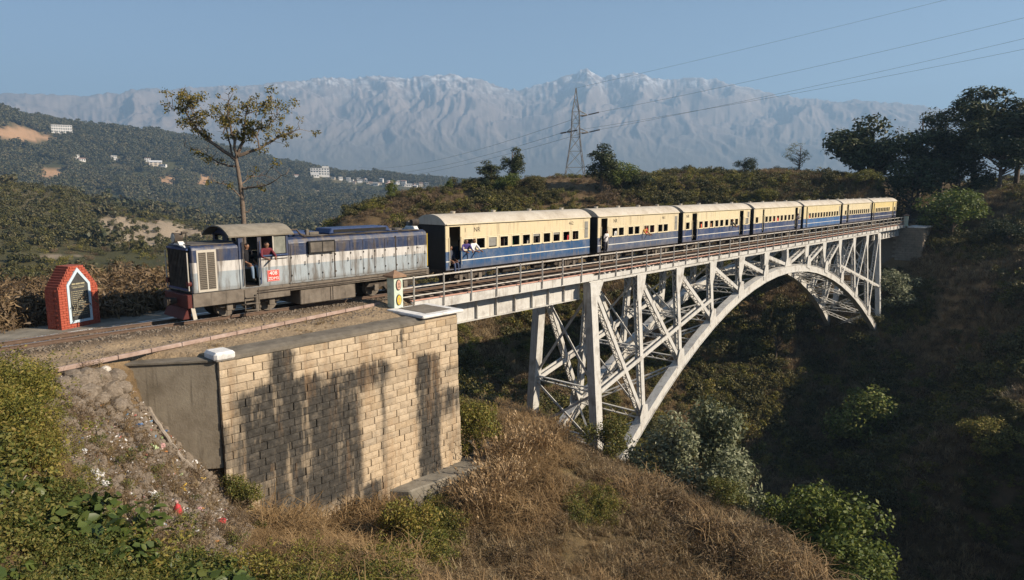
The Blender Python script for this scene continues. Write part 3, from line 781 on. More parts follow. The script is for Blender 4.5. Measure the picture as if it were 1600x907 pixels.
# sleepers: on the bridge whole timbers show, on land they lie half buried in ballast
slm = MB().box(-.11, .11, -.75, .75, -.26, -.137).mesh('sleeper', bevel=.012)
brm = MB().box(-.11, .11, -1.62, 1.62, -.325, -.137).mesh('sleeper', bevel=.012)
x = -20.0
while x < 121:
    me = brm if 17.5 < x < 98.6 else slm
    o = mk('sleeper', me, M_TIMBER, tr, (x, rnd.uniform(-.05, .05), -.0 if me is brm else -.04+rnd.uniform(-.02, .01)), (0, 0, rnd.uniform(-.02, .02)))
    relt(o); x += .62 if me is slm else .56
# ------------------------------------------------------------------ writing
def text_mesh(s, size, name='lettering'):
    cu = bpy.data.curves.new('tmp', 'FONT'); cu.body = s; cu.size = size; cu.align_x = 'CENTER'; cu.align_y = 'CENTER'; cu.extrude = .0025; cu.resolution_u = 2
    o = bpy.data.objects.new('tmp', cu); COL.objects.link(o)
    dg = bpy.context.evaluated_depsgraph_get(); me = bpy.data.meshes.new_from_object(o.evaluated_get(dg))
    bpy.data.objects.remove(o); bpy.data.curves.remove(cu); me.name = name; me.materials.clear()
    return me
def side_text(s, size, x, y, z, mat, parent):
    return mk('lettering', text_mesh(s, size), mat, parent, (x, y, z), (R(90), 0, 0))

# ------------------------------------------------------------------ people
M_SKIN = mixed('brown_skin', [(.20, .10, .06), (.27, .145, .09)], 9, .55)
M_HAIR = mixed('black_hair', [(.012, .010, .009), (.03, .024, .02)], 20, .5)
M_SHOE = mixed('dark_shoe', [(.02, .018, .016), (.05, .04, .03)], 9, .6)
_cloth = {}
def cloth(c):
    if c not in _cloth: _cloth[c] = mixed('cloth', [tuple(v*.8 for v in c), c, tuple(min(1, v*1.15) for v in c)], 9, .9, .3, 40)
    return _cloth[c]
_poses = {}
def person_mesh(pose):
    """one continuous skin body; material slots: skin, shirt, trousers, hair, shoes"""
    if pose in _poses: return _poses[pose]
    J = {}; E = []; Rr = {}
    def j(n, p, r, par=None):
        J[n] = p; Rr[n] = r
        if par: E.append((par, n))
    sit = pose in ('sit', 'lean', 'perch'); lowf = -.40 if pose == 'perch' else -.60
    h = .0 if sit else .86
    lean = {'sit': 0, 'lean': -.30, 'perch': -.06, 'stand': 0, 'hang': -.10}[pose]
    j('pelvis', (0, 0, h), .135); j('waist', (0, lean*.3, h+.20), .115, 'pelvis'); j('chest', (0, lean*.75, h+.42), .14, 'waist')
    j('neck', (0, lean, h+.565), .055, 'chest'); j('jaw', (0, lean-.02, h+.63), .068, 'neck'); j('head', (0, lean-.015, h+.72), .092, 'jaw'); j('crown', (0, lean-.005, h+.79), .062, 'head')
    j('nose', (0, lean-.115, h+.685), .016, 'head')
    for s, t_ in ((-1, 'l'), (1, 'r')):
        j('ear'+t_, (s*.095, lean, h+.69), .016, 'head')
        j('sh'+t_, (s*.185, lean*.9, h+.50), .062, 'chest')
        if pose == 'lean': el, wr, hd = (s*.26, lean-.14, h+.28), (s*.16, lean-.30, h+.22), (s*.13, lean-.37, h+.21)
        elif pose in ('stand', 'hang'): el, wr, hd = (s*.28, lean*.8+.02, h+.24), (s*.27, lean-.14, h+.06 if pose == 'stand' else h+.30), (s*.26, lean-.19, h-.02 if pose == 'stand' else h+.36)
        else: el, wr, hd = (s*.24, lean-.04, h+.22), (s*.18, -.24, h+.12), (s*.16, -.31, h+.10)
        j('el'+t_, el, .045, 'sh'+t_); j('wr'+t_, wr, .033, 'el'+t_); j('hd'+t_, hd, .034, 'wr'+t_)
        dv = (Vector(hd)-Vector(wr)).normalized(); sv = dv.orthogonal().normalized()
        for k, (o_, L) in enumerate(((-.03, .07), (-.01, .085), (.01, .08), (.028, .065))):
            j(f'f{k}{t_}', tuple(Vector(hd)+dv*L+sv*o_+Vector((0, 0, -.015))), .0095, 'hd'+t_)
        j('th'+t_, tuple(Vector(hd)+sv*.05+dv*.02), .011, 'hd'+t_)
        j('hip'+t_, (s*.10, 0, h-.03), .10, 'pelvis')
        if pose == 'perch': kn, an, to = (s*.13, -.40, h+.0), (s*.13, -.42, h-.42), (s*.14, -.54, h-.46)
        elif sit: kn, an, to = (s*.12, -.06, h-.30), (s*.12, .06, h-.62), (s*.12, -.04, h-.66)
        else: kn, an, to = (s*.12, -.05, .47), (s*.13, .02, .09), (s*.14, -.13, .045)
        j('kn'+t_, kn, .068, 'hip'+t_); j('an'+t_, an, .042, 'kn'+t_); j('to'+t_, to, .04, 'an'+t_)
    names = list(J); ix = {n: i for i, n in enumerate(names)}
    me = bpy.data.meshes.new('person'); me.from_pydata([J[n] for n in names], [(ix[a], ix[b]) for a, b in E], [])
    o = bpy.data.objects.new('person', me); COL.objects.link(o)
    sk_ = o.modifiers.new('s', 'SKIN'); sk_.use_smooth_shade = True
    for i, n in enumerate(names):
        me.skin_vertices[0].data[i].radius = (Rr[n]*(1.25 if n in ('pelvis', 'waist', 'chest') else 1), Rr[n]); me.skin_vertices[0].data[i].use_root = (n == 'pelvis')
    sb = o.modifiers.new('b', 'SUBSURF'); sb.levels = 1; sb.render_levels = 1
    dg = bpy.context.evaluated_depsgraph_get(); out = bpy.data.meshes.new_from_object(o.evaluated_get(dg))
    bpy.data.objects.remove(o)
    hands = [Vector(J['wrl']), Vector(J['wrr'])]
    for pgn in out.polygons:
        c = pgn.center; mi = 1
        if c.z > h+.575: mi = 3 if (c.z > h+.735 or (c.y > lean+.0 and c.z > h+.61)) else 0
        elif min((c-q).length for q in hands) < .10 or min((c-Vector(J[k])).length for k in ('hdl', 'hdr')) < .13: mi = 0
        elif c.z < (h+.03) and abs(c.x) < .24 and (not sit or c.z < h+.06): mi = 2
        if pose == 'perch' and c.y < -.18 and c.z < h+.08 and mi == 1: mi = 2
        if c.z < (.11 if not sit else h+lowf): mi = 4
        pgn.material_index = mi
    out.polygons.foreach_set('use_smooth', [True]*len(out.polygons))
    for k in range(5): out.materials.append(M_SKIN)
    out.name = 'person'; _poses[pose] = out
    return out
def person(label, loc, pose='sit', rz=0, shirt=(.3, .3, .3), trousers=(.05, .06, .10), scl=1.0, group='people aboard the train'):
    o = bpy.data.objects.new('person', person_mesh(pose)); o.location = loc; o.rotation_euler = (0, 0, rz); o.scale = (scl,)*3; COL.objects.link(o)
    for i, m_ in enumerate((M_SKIN, cloth(shirt), cloth(trousers), M_HAIR, M_SHOE)):
        o.material_slots[i].link = 'OBJECT'; o.material_slots[i].material = m_
    return tag(o, label, 'person', group)

# ------------------------------------------------------------------ locomotive
def loco_paint():
    t = N('loco_livery_paint'); p = t.pos(); x, y, z = t.sep(p)
    zz_ = t.mth('ADD', z, t.mth('MULTIPLY', t.mth('SUBTRACT', t.noise(9, 2, .5), .5), .012))
    c = t.ramp(zz_, [(0, (.30, .345, .375)), (.0, (.30, .345, .375)), (.0, (.52, .50, .475)), (.0, (.013, .028, .078))], 'CONSTANT')
    r = c.node.color_ramp
    for e, pz in zip(r.elements, (0, 0.0, 1.60, 1.95)): e.position = pz/3.5
    d = t.n('ShaderNodeMath', operation='DIVIDE'); t.set(d.inputs[0], zz_); d.inputs[1].default_value = 3.5; t.t.links.new(d.outputs[0], c.node.inputs[0])
    dirt = t.noise(1.0, 5, .65, t.scale(p, (5, 5, .6)))
    c = t.mix(t.rng(dirt, .43, .68, 0, .85), c, (.09, .07, .052))
    c = t.mix(t.rng(t.noise(3.0, 6, .7), .55, .75, 0, .35), c, (.35, .33, .30))
    c = t.mix(t.rng(t.mth('ADD', z, t.mth('MULTIPLY', t.noise(6, 4), .2)), 1.02, 1.28, .55, 0), c, (.11, .085, .06))
    t.bump(t.noise(5, 3), .12, .02)
    return t.done(c, t.rng(t.noise(4, 4), .3, .7, .38, .62), 0, .5)
M_LOCO = loco_paint()
M_UND = mixed('grimy_underframe', [(.022, .018, .015), (.06, .048, .038), (.12, .095, .075)], 3, .85, .4, 30)
M_SILL = mixed('dusty_sill_steel', [(.07, .058, .046), (.15, .125, .10), (.21, .18, .145)], 2.2, .8, .3, 30, streak=((.04, .033, .027), .6))
M_LROOF = mixed('sooty_roof_steel', [(.045, .04, .035), (.11, .095, .08), (.19, .165, .135)], 1.8, .85, .3, 25)
M_CABROOF = mixed('dusty_cab_roof', [(.15, .13, .10), (.24, .21, .165), (.30, .265, .21)], 2, .85, .2, 25)
M_BLACK = mixed('black_opening', [(.006, .006, .006), (.014, .013, .012)], 5, .8)
M_GRILLE = mixed('dusty_grille_mesh', [(.12, .105, .085), (.21, .185, .15)], 20, .8, .5, 120)
M_BEIGE = mixed('beige_frame_paint', [(.42, .38, .32), (.52, .48, .41)], 4, .7)
M_RED = mixed('red_buffer_paint', [(.045, .010, .009), (.085, .014, .011), (.03, .012, .010)], 4, .65)
M_PLATE = mixed('red_number_plate', [(.50, .055, .04), (.60, .075, .055)], 6, .5)
M_LETTER = mixed('white_lettering', [(.75, .73, .70), (.82, .80, .77)], 9, .6)
M_GLASS = None
t = N('dusty_window_glass'); M_GLASS = t.done(t.ramp(t.noise(5, 5), [(.3, (.16, .165, .14)), (.7, (.26, .265, .23))]), .12, 0, .6)
M_LENS = N('headlamp_lens'); M_LENS = M_LENS.done((.45, .46, .45), .08, 0, .8)
M_BLUE = mixed('dark_blue_paint', [(.018, .036, .10), (.03, .055, .14), (.06, .075, .12)], 3, .5, .1, 20)
M_MIDBAND = mixed('cab_interior', [(.03, .032, .02), (.06, .06, .035)], 4, .8)

lo = thing('diesel_locomotive', 'blue, white and pale blue narrow gauge diesel locomotive heading the train', 'locomotive', (9.3, 0, 0))
W = .95
def hood_poly(w, zt, ch): return [(-w, .95), (-w, zt-ch), (-w+ch*.35, zt-ch*.35), (-w+ch*1.2, zt), (w-ch*1.2, zt), (w-ch*.35, zt-ch*.35), (w, zt-ch), (w, .95)]
MB().prism(hood_poly(.93, 2.50, .12), 'x', .04, 1.62).build('short_hood', M_LOCO, lo, bevel=.02)
MB().box(.10, 1.60, -.78, .78, 2.502, 2.53).build('short_hood_top', M_LROOF, lo, bevel=.008)
# radiator face: dark recess with upright slats
rf = MB().box(-.004, .05, -.74, .74, 1.12, 2.34).build('radiator_panel', M_BLACK, lo)
for k in range(13):
    y = -.70+k*.1165; MB().box(-.05, .0, y-.018, y+.018, 1.10, 2.36).build('radiator_slat', M_UND, rf)
MB().box(-.06, -.002, -.80, .80, 2.362, 2.42).box(-.06, -.002, -.80, .80, 1.04, 1.098).build('radiator_frame', M_BLUE, lo)
for s in (-1, 1):
    MB().tube([(-.07, s*.86, 1.05), (-.07, s*.86, 2.30)], .02, 6).build('handrail', M_BEIGE, lo)
    MB().tube([(-.10, s*.80, 1.27), (.03, s*.80, 1.27)], [.10, .085], 12).build('marker_lamp', M_RED, lo)
    g = MB().box(.20, .84, s*.932-.012, s*.932+.012, .98, 2.36).build('side_grille_frame', M_BEIGE, lo)
    for a, b in ((.255, .50), (.54, .785)):
        MB().box(a, b, s*.946-.006, s*.946+.006, 1.06, 2.28).build('grille_mesh', M_GRILLE, g)
        sl = MB()
        for k in range(20): z = 1.09+k*.0605; sl.box(a+.01, b-.01, s*.956-.006, s*.956+.006, z, z+.022)
        sl.build('grille_slat', M_UND, g)
    MB().box(.90, 1.56, s*.931-.008, s*.931+.008, 1.06, 2.34).build('hood_door', M_LOCO, lo, bevel=.004)
# headlamp on its bracket
hl = MB().tube([(-.12, .0, 2.74), (.16, .0, 2.74)], [.17, .13], 16).build('headlamp', M_UND, lo, smooth=True)
MB().tube([(-.135, 0, 2.74), (-.121, 0, 2.74)], .145, 16).build('lamp_lens', M_LENS, hl)
MB().prism([(-.25, 2.50), (.25, 2.50), (.10, 2.62), (-.10, 2.62)], 'x', -.02, .16).build('lamp_bracket', M_WHITE, lo)
MB().tube([(.24, -.14, 2.53), (.24, -.14, 2.92)], .02, 6).tube([(.10, -.14, 2.90), (.30, -.14, 2.90)], [.05, .02], 8).build('horn', M_UND, lo)
MB().prism([(.0, 2.505), (-.45, 2.505), (-.62, 2.44), (-.30, 2.46)], 'x', -.015, .05).build('painted_wing_emblem', M_WHITE, lo)
# cab
cab = MB()
dz0, dz1 = .98, 2.72
for s in (-1, 1):
    hs = [(1.79, 2.30, dz0, dz1), (2.44, 3.38, 2.05, 2.70)]
    y0, y1 = (s*W, s*(W-.04)); cab.wall(1.62, 3.46, .95, 2.80, hs, y0, y1)
cab.wall(-W+.041, W-.041, .95, 2.80, [(-.80, -.20, 2.56, 2.76), (.20, .80, 2.56, 2.76)], 1.622, 1.66, 'y')
cab.wall(-W+.041, W-.041, .95, 2.80, [], 3.42, 3.458, 'y')
cab.build('cab', M_LOCO, lo)
MB().box(1.70, 3.40, -.9, .9, .96, 1.0).build('cab_floor', M_UND, lo)
MB().box(2.50, 3.30, -.25, .55, 1.0, 1.9).build('control_desk', M_MIDBAND, lo, bevel=.03)
roof = []
for k in range(15):
    a = -1+2*k/14; roof.append((a*1.03, 2.76+.34*(1-abs(a)**2.4)))
MB().prism(roof+[(q[0]*.985, q[1]-.045) for q in reversed(roof)], 'x', 1.26, 3.66).build('cab_roof', M_CABROOF, lo, smooth=True)
arc = [(-.95, 2.79)]+[(q[0]*.90, q[1]-.05) for q in roof]+[(.95, 2.79)]
MB().prism(arc, 'x', 1.63, 1.65).prism(arc, 'x', 3.425, 3.455).build('cab_gable', M_BLUE, lo)
for s in (-1, 1):
    MB().box(2.90, 3.36, s*.928-.006, s*.928+.006, 2.07, 2.68).build('cab_window_pane', M_GLASS, lo)
    MB().box(2.86, 2.90, s*.945-.02, s*.945+.02, 2.05, 2.70).build('window_frame', M_BEIGE, lo)
    MB().box(2.40, 3.42, s*.985-.03, s*.985+.03, 2.00, 2.045).build('arm_rest', M_BLUE, lo)
    MB().box(2.42, 3.40, s*.965-.012, s*.965+.012, 1.88, 1.90).build('rain_strip', M_BLACK, lo)
    for x in (1.735, 2.355): MB().tube([(x, s*1.0, 1.05), (x, s*1.0, 2.55)], .018, 6).build('handrail', M_UND if x < 2 else M_BLUE, lo)
    pl_ = MB().box(2.60, 3.06, s*.962-.008, s*.962+.008, 1.10, 1.50).build('number_plate', M_PLATE, lo)
    if s < 0:
        bd = MB()
        for a, b, c_, d_ in ((2.615, 3.045, 1.485, 1.492), (2.615, 3.045, 1.108, 1.115), (2.615, 2.622, 1.115, 1.485), (3.038, 3.045, 1.115, 1.485)): bd.box(a, b, -.976, -.9705, c_, d_)
        bd.build('plate_border', M_LETTER, pl_)
        side_text('४०८', .20, 2.83, -.9735, 1.385, M_LETTER, pl_) if False else side_text('408', .20, 2.83, -.9735, 1.385, M_LETTER, pl_)
        side_text('ZDM3', .145, 2.83, -.9735, 1.20, M_LETTER, pl_)
# long hood
MB().prism(hood_poly(.93, 2.60, .20), 'x', 3.48, 10.0).build('long_hood', M_LOCO, lo, bevel=.015)
seams = [3.52, 4.2, 4.79, 5.37, 6.06, 6.66, 7.20, 7.72, 8.3, 8.91, 9.39, 9.94]
for s in (-1, 1):
    for k, (a, b) in enumerate(zip(seams[:-1], seams[1:])):
        d_ = MB().box(a+.025, b-.025, s*.936-.010, s*.936+.010, 1.02, 2.34).build('hood_door', M_LOCO, lo, bevel=.004)
        if k not in (1, 2):
            lv = MB()
            for q in range(6):
                z = 2.03+q*.045
                lv.add([(a+.16, s*.947, z), (b-.16, s*.947, z), (b-.16, s*.966, z+.012), (a+.16, s*.966, z+.012), (a+.16, s*.947, z+.036), (b-.16, s*.947, z+.036)], [(0, 1, 2, 3), (3, 2, 5, 4), (0, 3, 4), (1, 5, 2)])
            lv.build('louvre', M_LOCO, d_)
        hd_ = MB().tube([(b-.10, s*.947, 1.70), (b-.10, s*.985, 1.70), (b-.10, s*.985, 1.58), (b-.10, s*.947, 1.58)], .012, 5)
        hd_.box(a+.03, a+.06, s*.955-.012, s*.955+.012, 1.20, 1.26).box(a+.03, a+.06, s*.955-.012, s*.955+.012, 1.85, 1.91).build('door_handle', M_UND, d_)
    for x in (5.37, 8.3): MB().box(x-.02, x+.02, s*.95-.012, s*.95+.012, 1.0, 2.42).build('seam_strip', M_UND, lo)
    ib = MB().box(4.24, 5.36, s*.99-.05, s*.99+.05, 1.97, 2.43).build('air_intake_box', M_BLACK, lo)
    for a, b in ((4.30, 4.78), (4.82, 5.30)):
        MB().box(a, b, s*1.045-.006, s*1.045+.006, 2.02, 2.38).build('filter_screen', M_LROOF, ib)
    MB().box(5.20, 5.30, s*.99-.06, s*.99+.06, 1.955, 1.969).build('intake_sill', M_BEIGE, ib)
    MB().box(3.46, 10.02, s*.96-.03, s*.96+.03, .945, .99).build('body_skirt', M_LOCO, lo)
    MB().tube([(10.03, s*.90, 1.05), (10.03, s*.90, 2.45)], .022, 6).build('handrail', M_YEL, lo)
    # roof edge strip and grab rail
    MB().tube([(3.7, s*.70, 2.70), (4.05, s*.72, 2.70), (4.2, s*.80, 2.60), (9.7, s*.80, 2.60)], .022, 6).build('roof_rail', M_UND, lo)
# roof gear
MB().box(3.70, 4.9, -.55, .55, 2.60, 2.76).build('roof_box', M_BLUE, lo, bevel=.05)
MB().tube([(3.66, -.72, 2.86), (3.95, -.72, 2.86), (4.10, -.74, 2.68), (4.30, -.76, 2.62)], .035, 7).build('exhaust_pipe', M_UND, lo)
MB().box(4.55, 4.95, -.62, -.40, 2.62, 2.74).box(4.42, 4.55, -.60, -.46, 2.61, 2.84).build('air_horns', M_LROOF, lo, bevel=.02)
MB().prism([(5.5, 2.61), (5.6, 2.82), (8.3, 2.82), (8.45, 2.61)], 'y', -.45, .62).build('radiator_cowl', M_BLUE, lo, bevel=.03)
MB().box(5.7, 8.2, -.47, -.452, 2.66, 2.77).build('cowl_grille', M_BLACK, lo)
for x in (4.35, 5.6, 7.0, 8.8): MB().box(x, x+.9, -.74, -.5, 2.602, 2.625).build('roof_hatch', M_LROOF, lo, bevel=.008)
for x in (8.6, 9.15): MB().tube([(x, .1, 2.60), (x, .1, 2.67)], .26, 18).build('roof_fan', M_LROOF, lo)
rl_ = MB().tube([(9.72, -.25, 2.90), (10.05, -.25, 2.90)], [.12, .16], 14).build('headlamp', M_UND, lo, smooth=True)
MB().tube([(10.051, -.25, 2.90), (10.065, -.25, 2.90)], .135, 14).build('lamp_lens', M_LENS, rl_)
MB().tube([(9.80, .10, 2.84), (10.06, .10, 2.84)], [.10, .14], 14).build('headlamp', M_GRILLE, lo, smooth=True)
MB().prism([(-.5, 2.58), (.3, 2.58), (.15, 2.74), (-.38, 2.74)], 'x', 9.72, 9.95).build('lamp_bracket', M_WHITE, lo, bevel=.02)
side_text('DLS', .09, 9.55, -.9475, 1.86, M_UND, lo)
# frame, steps, buffer beam
for s in (-1, 1):
    MB().box(.0, 3.46, s*.91-.04, s*.91+.04, .50, .94).build('side_sill', M_SILL, lo, bevel=.01)
    MB().box(3.46, 10.05, s*.91-.04, s*.91+.04, .68, .94).build('side_sill', M_SILL, lo, bevel=.01)
    for z in (.74, .82): MB().tube([(2.2, s*.965, z), (9.9, s*.965, z)], .02, 6).build('brake_pipe', M_UND, lo)
    MB().tube([(2.15, s*.96, .12), (2.15, s*.96, .70)], .07, 8).build('sand_pipe', M_SILL, lo)
    st = MB()
    for z in (.16, .40, .62): st.box(1.75, 2.25, s*.93-.10, s*.93+.06, z, z+.025)
    st.box(1.73, 1.755, s*.95-.02, s*.95+.02, .14, .9).box(2.245, 2.27, s*.95-.02, s*.95+.02, .14, .9); st.build('cab_steps', M_SILL, lo)
    MB().beam((-.02, s*.86, .62), (.05, s*.88, .10), .06, .12, (0, 1, 0)).build('guard_iron', M_BEIGE, lo)
MB().box(.05, 10.0, -.86, .86, .70, .93).build('main_frame', M_UND, lo)
MB().box(-.16, .0, -.90, .90, .48, .92).build('buffer_beam', M_RED, lo, bevel=.015)
MB().prism([(-.30, .12), (-.02, .12), (-.02, .47), (-.14, .47)], 'y', -.78, .78).build('cowcatcher', M_RED, lo, bevel=.015)
MB().tube([(-.50, 0, .66), (-.16, 0, .66)], [.16, .09], 12).build('centre_buffer', M_UND, lo)
MB().box(10.0, 10.14, -.90, .90, .50, .92).build('buffer_beam', M_UND, lo, bevel=.015)
MB().tube([(10.14, 0, .66), (10.60, 0, .66)], [.09, .14], 12).build('centre_buffer', M_UND, lo)
MB().box(3.9, 6.32, -.88, .88, .10, .68).build('fuel_tank', M_SILL, lo, bevel=.03)
for s in (-1, 1):
    for x in (5.18, 5.28): MB().box(x-.015, x+.015, s*.888-.006, s*.888+.006, .14, .66).build('tank_strap', M_UND, lo)
def wheelset(x, r, parent, y=.44):
    for s in (-1, 1):
        wq = MB().tube([(x, s*(y-.06), r), (x, s*(y+.05), r)], r, 24).tube([(x, s*(y-.10), r), (x, s*(y-.06), r)], r+.03, 24).tube([(x, s*(y+.05), r), (x, s*(y+.14), r)], r*.35, 14)
        wq.build('wheel', M_SILL, parent)
    MB().tube([(x, -y, r), (x, y, r)], .06, 8).build('axle', M_UND, parent)
def bogie(xc, wb, r, parent, yb=.70):
    for x in (xc-wb/2, xc+wb/2): wheelset(x, r, parent)
    for s in (-1, 1):
        fr = MB().prism([(xc-wb/2-.45, r+.06), (xc-wb/2-.30, r+.20), (xc+wb/2+.30, r+.20), (xc+wb/2+.45, r+.06), (xc+wb/2+.25, r-.02), (xc+.35, r+.02), (xc+.22, r-.14), (xc-.22, r-.14), (xc-.35, r+.02), (xc-wb/2-.25, r-.02)], 'y', s*yb-.03, s*yb+.03)
        f_ = fr.build('bogie_frame', M_UND, parent)
        for x in (xc-wb/2, xc+wb/2): MB().box(x-.11, x+.11, s*(yb+.05)-.05, s*(yb+.05)+.05, r-.13, r+.13).build('axle_box', M_SILL, f_, bevel=.02)
        for x in (xc-.10, xc+.10):
            MB().tube([(x, s*(yb+.02), r-.10), (x, s*(yb+.02), r+.18)], .06, 8).build('spring', M_SILL, f_)
    MB().box(xc-.2, xc+.2, -yb, yb, r, r+.25).build('bolster', M_UND, parent)
bogie(2.05, 1.55, .36, lo); bogie(8.15, 1.5, .36, lo)

person('driver in dark jacket and jeans perched in the locomotive cab doorway', (9.3+2.06, -.52, 1.68), 'perch', .35, (.012, .012, .016), (.16, .22, .30), 1.0)
person('person with a maroon sleeve leaning at the locomotive cab window', (9.3+2.62, -.66, 1.72), 'lean', 0, (.14, .025, .035))

# ------------------------------------------------------------------ coaches
def coach_paint(name, blue, cream=(.60, .50, .315), zb=1.565):
    t = N(name); p = t.pos(); x, y, z = t.sep(p)
    c = t.mix(t.rng(z, zb-.004, zb+.004), blue, cream)
    c = t.mix(t.rng(t.noise(1.3, 6, .7), .42, .75, 0, .45), c, t.mix(.5, c, (.50, .46, .41)))
    c = t.mix(t.rng(t.noise(1.0, 5, .65, t.scale(p, (6, 6, .5))), .50, .72, 0, .55), c, (.20, .155, .11))
    c = t.mix(t.rng(z, .72, 1.0, .45, 0), c, (.13, .105, .08))
    t.bump(t.noise(2.5, 3), .15, .02)
    return t.done(c, .5, 0, .45)
M_CROOF = mixed('bleached_coach_roof', [(.34, .29, .225), (.46, .41, .335), (.53, .485, .41)], 1.2, .75, .15, 10, streak=((.25, .19, .13), .4))
M_CEND = mixed('shade_black_coach_end', [(.010, .010, .011), (.022, .021, .021)], 3, .7)  # shade on the end walls painted as near black; bellows share it
M_CTRIM = mixed('cream_trim', [(.60, .52, .36), (.70, .62, .44)], 6, .6)
M_STRIPE = mixed('pale_waist_stripe', [(.55, .54, .50), (.68, .67, .63)], 5, .6)
M_INT = mixed('coach_interior', [(.035, .028, .02), (.065, .05, .035)], 3, .8)
M_SHUT = mixed('grey_window_shutter', [(.17, .165, .15), (.26, .25, .225)], 6, .6, .2, 60)
BLUES = {'a': coach_paint('royal_blue_cream', (.010, .062, .165)), 'b': coach_paint('slate_blue_cream', (.055, .078, .135), (.58, .49, .32)), 'c': coach_paint('navy_cream', (.020, .044, .12), (.62, .53, .34)),
         'd': coach_paint('bright_blue_cream', (.022, .10, .26), (.62, .52, .30)), 'e': coach_paint('deep_navy_cream', (.012, .028, .085), (.64, .51, .23))}
EAVE, CZ0 = 2.80, .74
def coach(x0, x1, label, paint, doors, wins, ww_, nr, num, shut=(), blinds=(), door_dark=()):
    """doors: [(a,b)] local, wins: window centres"""
    L = x1-x0; c = thing('passenger_coach', label, 'train coach', (x0, 0, 0), 0, 'coaches of the train')
    P = BLUES[paint]; Wc = .97
    holes = [(a, b, .78, 2.66) for a, b in doors]+[(q-ww_/2, q+ww_/2, 1.60, 2.08) for q in wins]
    MB().wall(0, L, CZ0, EAVE, holes, -Wc, -Wc+.05).build('side_wall', P, c)
    fh = [(L-b, L-a, .78, 2.66) for a, b in doors]
    MB().wall(0, L, CZ0, EAVE, fh, Wc-.05, Wc).build('side_wall', P, c)
    for i, (a, b) in enumerate(doors):
        MB().box(L-b, L-a, Wc-.045, Wc-.01, .78, 2.66).build('closed_door', P, c)
        # slim cream posts at the doorway, handrails, step
        for x in (a-.025, b+.025): MB().tube([(x, -Wc-.045, .95), (x, -Wc-.045, 2.2)], .014, 6).build('handrail', M_CTRIM, c)
        MB().box(a-.05, b+.05, -Wc-.16, -Wc-.005, .60, .635).build('door_step', M_UND, c)
    for k, q in enumerate(wins):
        a, b = q-ww_/2, q+ww_/2
        f = MB().wall(a-.035, b+.035, 1.57, 2.115, [(a+.012, b-.012, 1.612, 2.068)], -Wc-.014, -Wc-.001).build('window_frame', M_CTRIM, c)
        MB().box(a-.05, b+.05, -Wc-.04, -Wc-.016, 1.555, 1.585).build('window_sill', M_CTRIM, f)
        if k in shut: MB().box(a, b, -Wc+.02, -Wc+.035, 1.66, 2.08).build('shutter', M_SHUT, f)
        elif k in blinds: MB().box(a, b, -Wc+.02, -Wc+.035, 1.96, 2.08).build('raised_shutter', M_SHUT, f)
    # continuous mouldings
    cut = sorted(doors)
    def runs():
        s0 = 0.0; out = []
        for a, b in cut: out.append((s0, a)); s0 = b
        out.append((s0, L)); return [q for q in out if q[1]-q[0] > .03]
    for a, b in runs():
        MB().box(a, b, -Wc-.012, -Wc-.0005, 1.105, 1.145).build('waist_stripe', M_STRIPE, c)
        MB().box(a, b, -Wc-.012, -Wc-.0005, 2.145, 2.165).build('window_moulding', M_CTRIM, c)
    nb = max(2, int(L/2.2))
    for k in range(1, nb):
        x = L*k/nb
        if not any(a-.05 < x < b+.05 for a, b in doors): MB().box(x-.012, x+.012, -Wc-.006, -Wc-.0003, 2.17, EAVE-.01).build('panel_joint', M_CTRIM, c)
    # vent grille near the end
    MB().box(L-.50, L-.18, -Wc-.012, -Wc-.001, 1.65, 2.55).build('louvred_panel', M_SHUT, c)
    # roof
    rp = []
    for k in range(17):
        a = -1+2*k/16; rp.append((a*1.03, EAVE-.02+.42*(1-abs(a)**2.6)))
    MB().prism(rp+[(1.0, EAVE-.05), (-1.0, EAVE-.05)], 'x', -.06, L+.06).build('roof', M_CROOF, c, smooth=True)
    for k in range(4):
        x = L*(k+.5)/4; MB().tube([(x, 0, EAVE+.38), (x, 0, EAVE+.50)], [.10, .13], 10).build('roof_ventilator', M_CROOF, c)
    MB().box(0, L, -1.055, -1.03, EAVE-.045, EAVE-.012).build('gutter', M_CTRIM, c)
    ep = [(-Wc+.051, CZ0)]+[(q[0]*.915, q[1]-.03) for q in rp]+[(Wc-.051, CZ0)]
    for x in (.0, L-.05): MB().prism(ep, 'x', x+.002, x+.048).build('end_wall', M_CEND, c)
    MB().box(.06, L-.06, -Wc+.055, Wc-.055, CZ0, CZ0+.05).build('floor', M_INT, c)
    for x in np.arange(1.6, L-.9, 1.15):
        MB().box(x-.2, x+.2, -.88, -.1, 1.10, 1.16).box(x-.025, x+.025, -.88, -.1, 1.161, 1.95).build('seat', M_INT, c)
    # underframe and bogies
    for s in (-1, 1): MB().box(.0, L, s*.78-.04, s*.78+.04, .52, .735).build('sole_bar', M_UND, c)
    MB().box(.0, L, -.7, .7, .60, .735).build('underframe', M_UND, c)
    bogie(1.75, 1.25, .30, c, .66); bogie(L-1.75, 1.25, .30, c, .66)
    for x in (L*.38, L*.6): MB().tube([(x, -.45, .40), (x+.9, -.45, .40)], .16, 10).build('vacuum_cylinder', M_UND, c)
    for x, d_ in ((0, -1), (L, 1)): MB().tube([(x, 0, .62), (x+d_*.34, 0, .62)], [.08, .14], 10).build('centre_buffer', M_UND, c)
    MB().prism([(-.45, .95), (.45, .95), (.45, 2.5), (-.45, 2.5)], 'x', -.30, 0).build('gangway_bellows', M_CEND, c) if x0 > 25 else None
    if nr: side_text('NR', .30, nr, -Wc-.004, 2.47, M_UND, c)
    if num: side_text(num[0], .27, num[1], -Wc-.004, 2.49, M_UND, c)
    return c
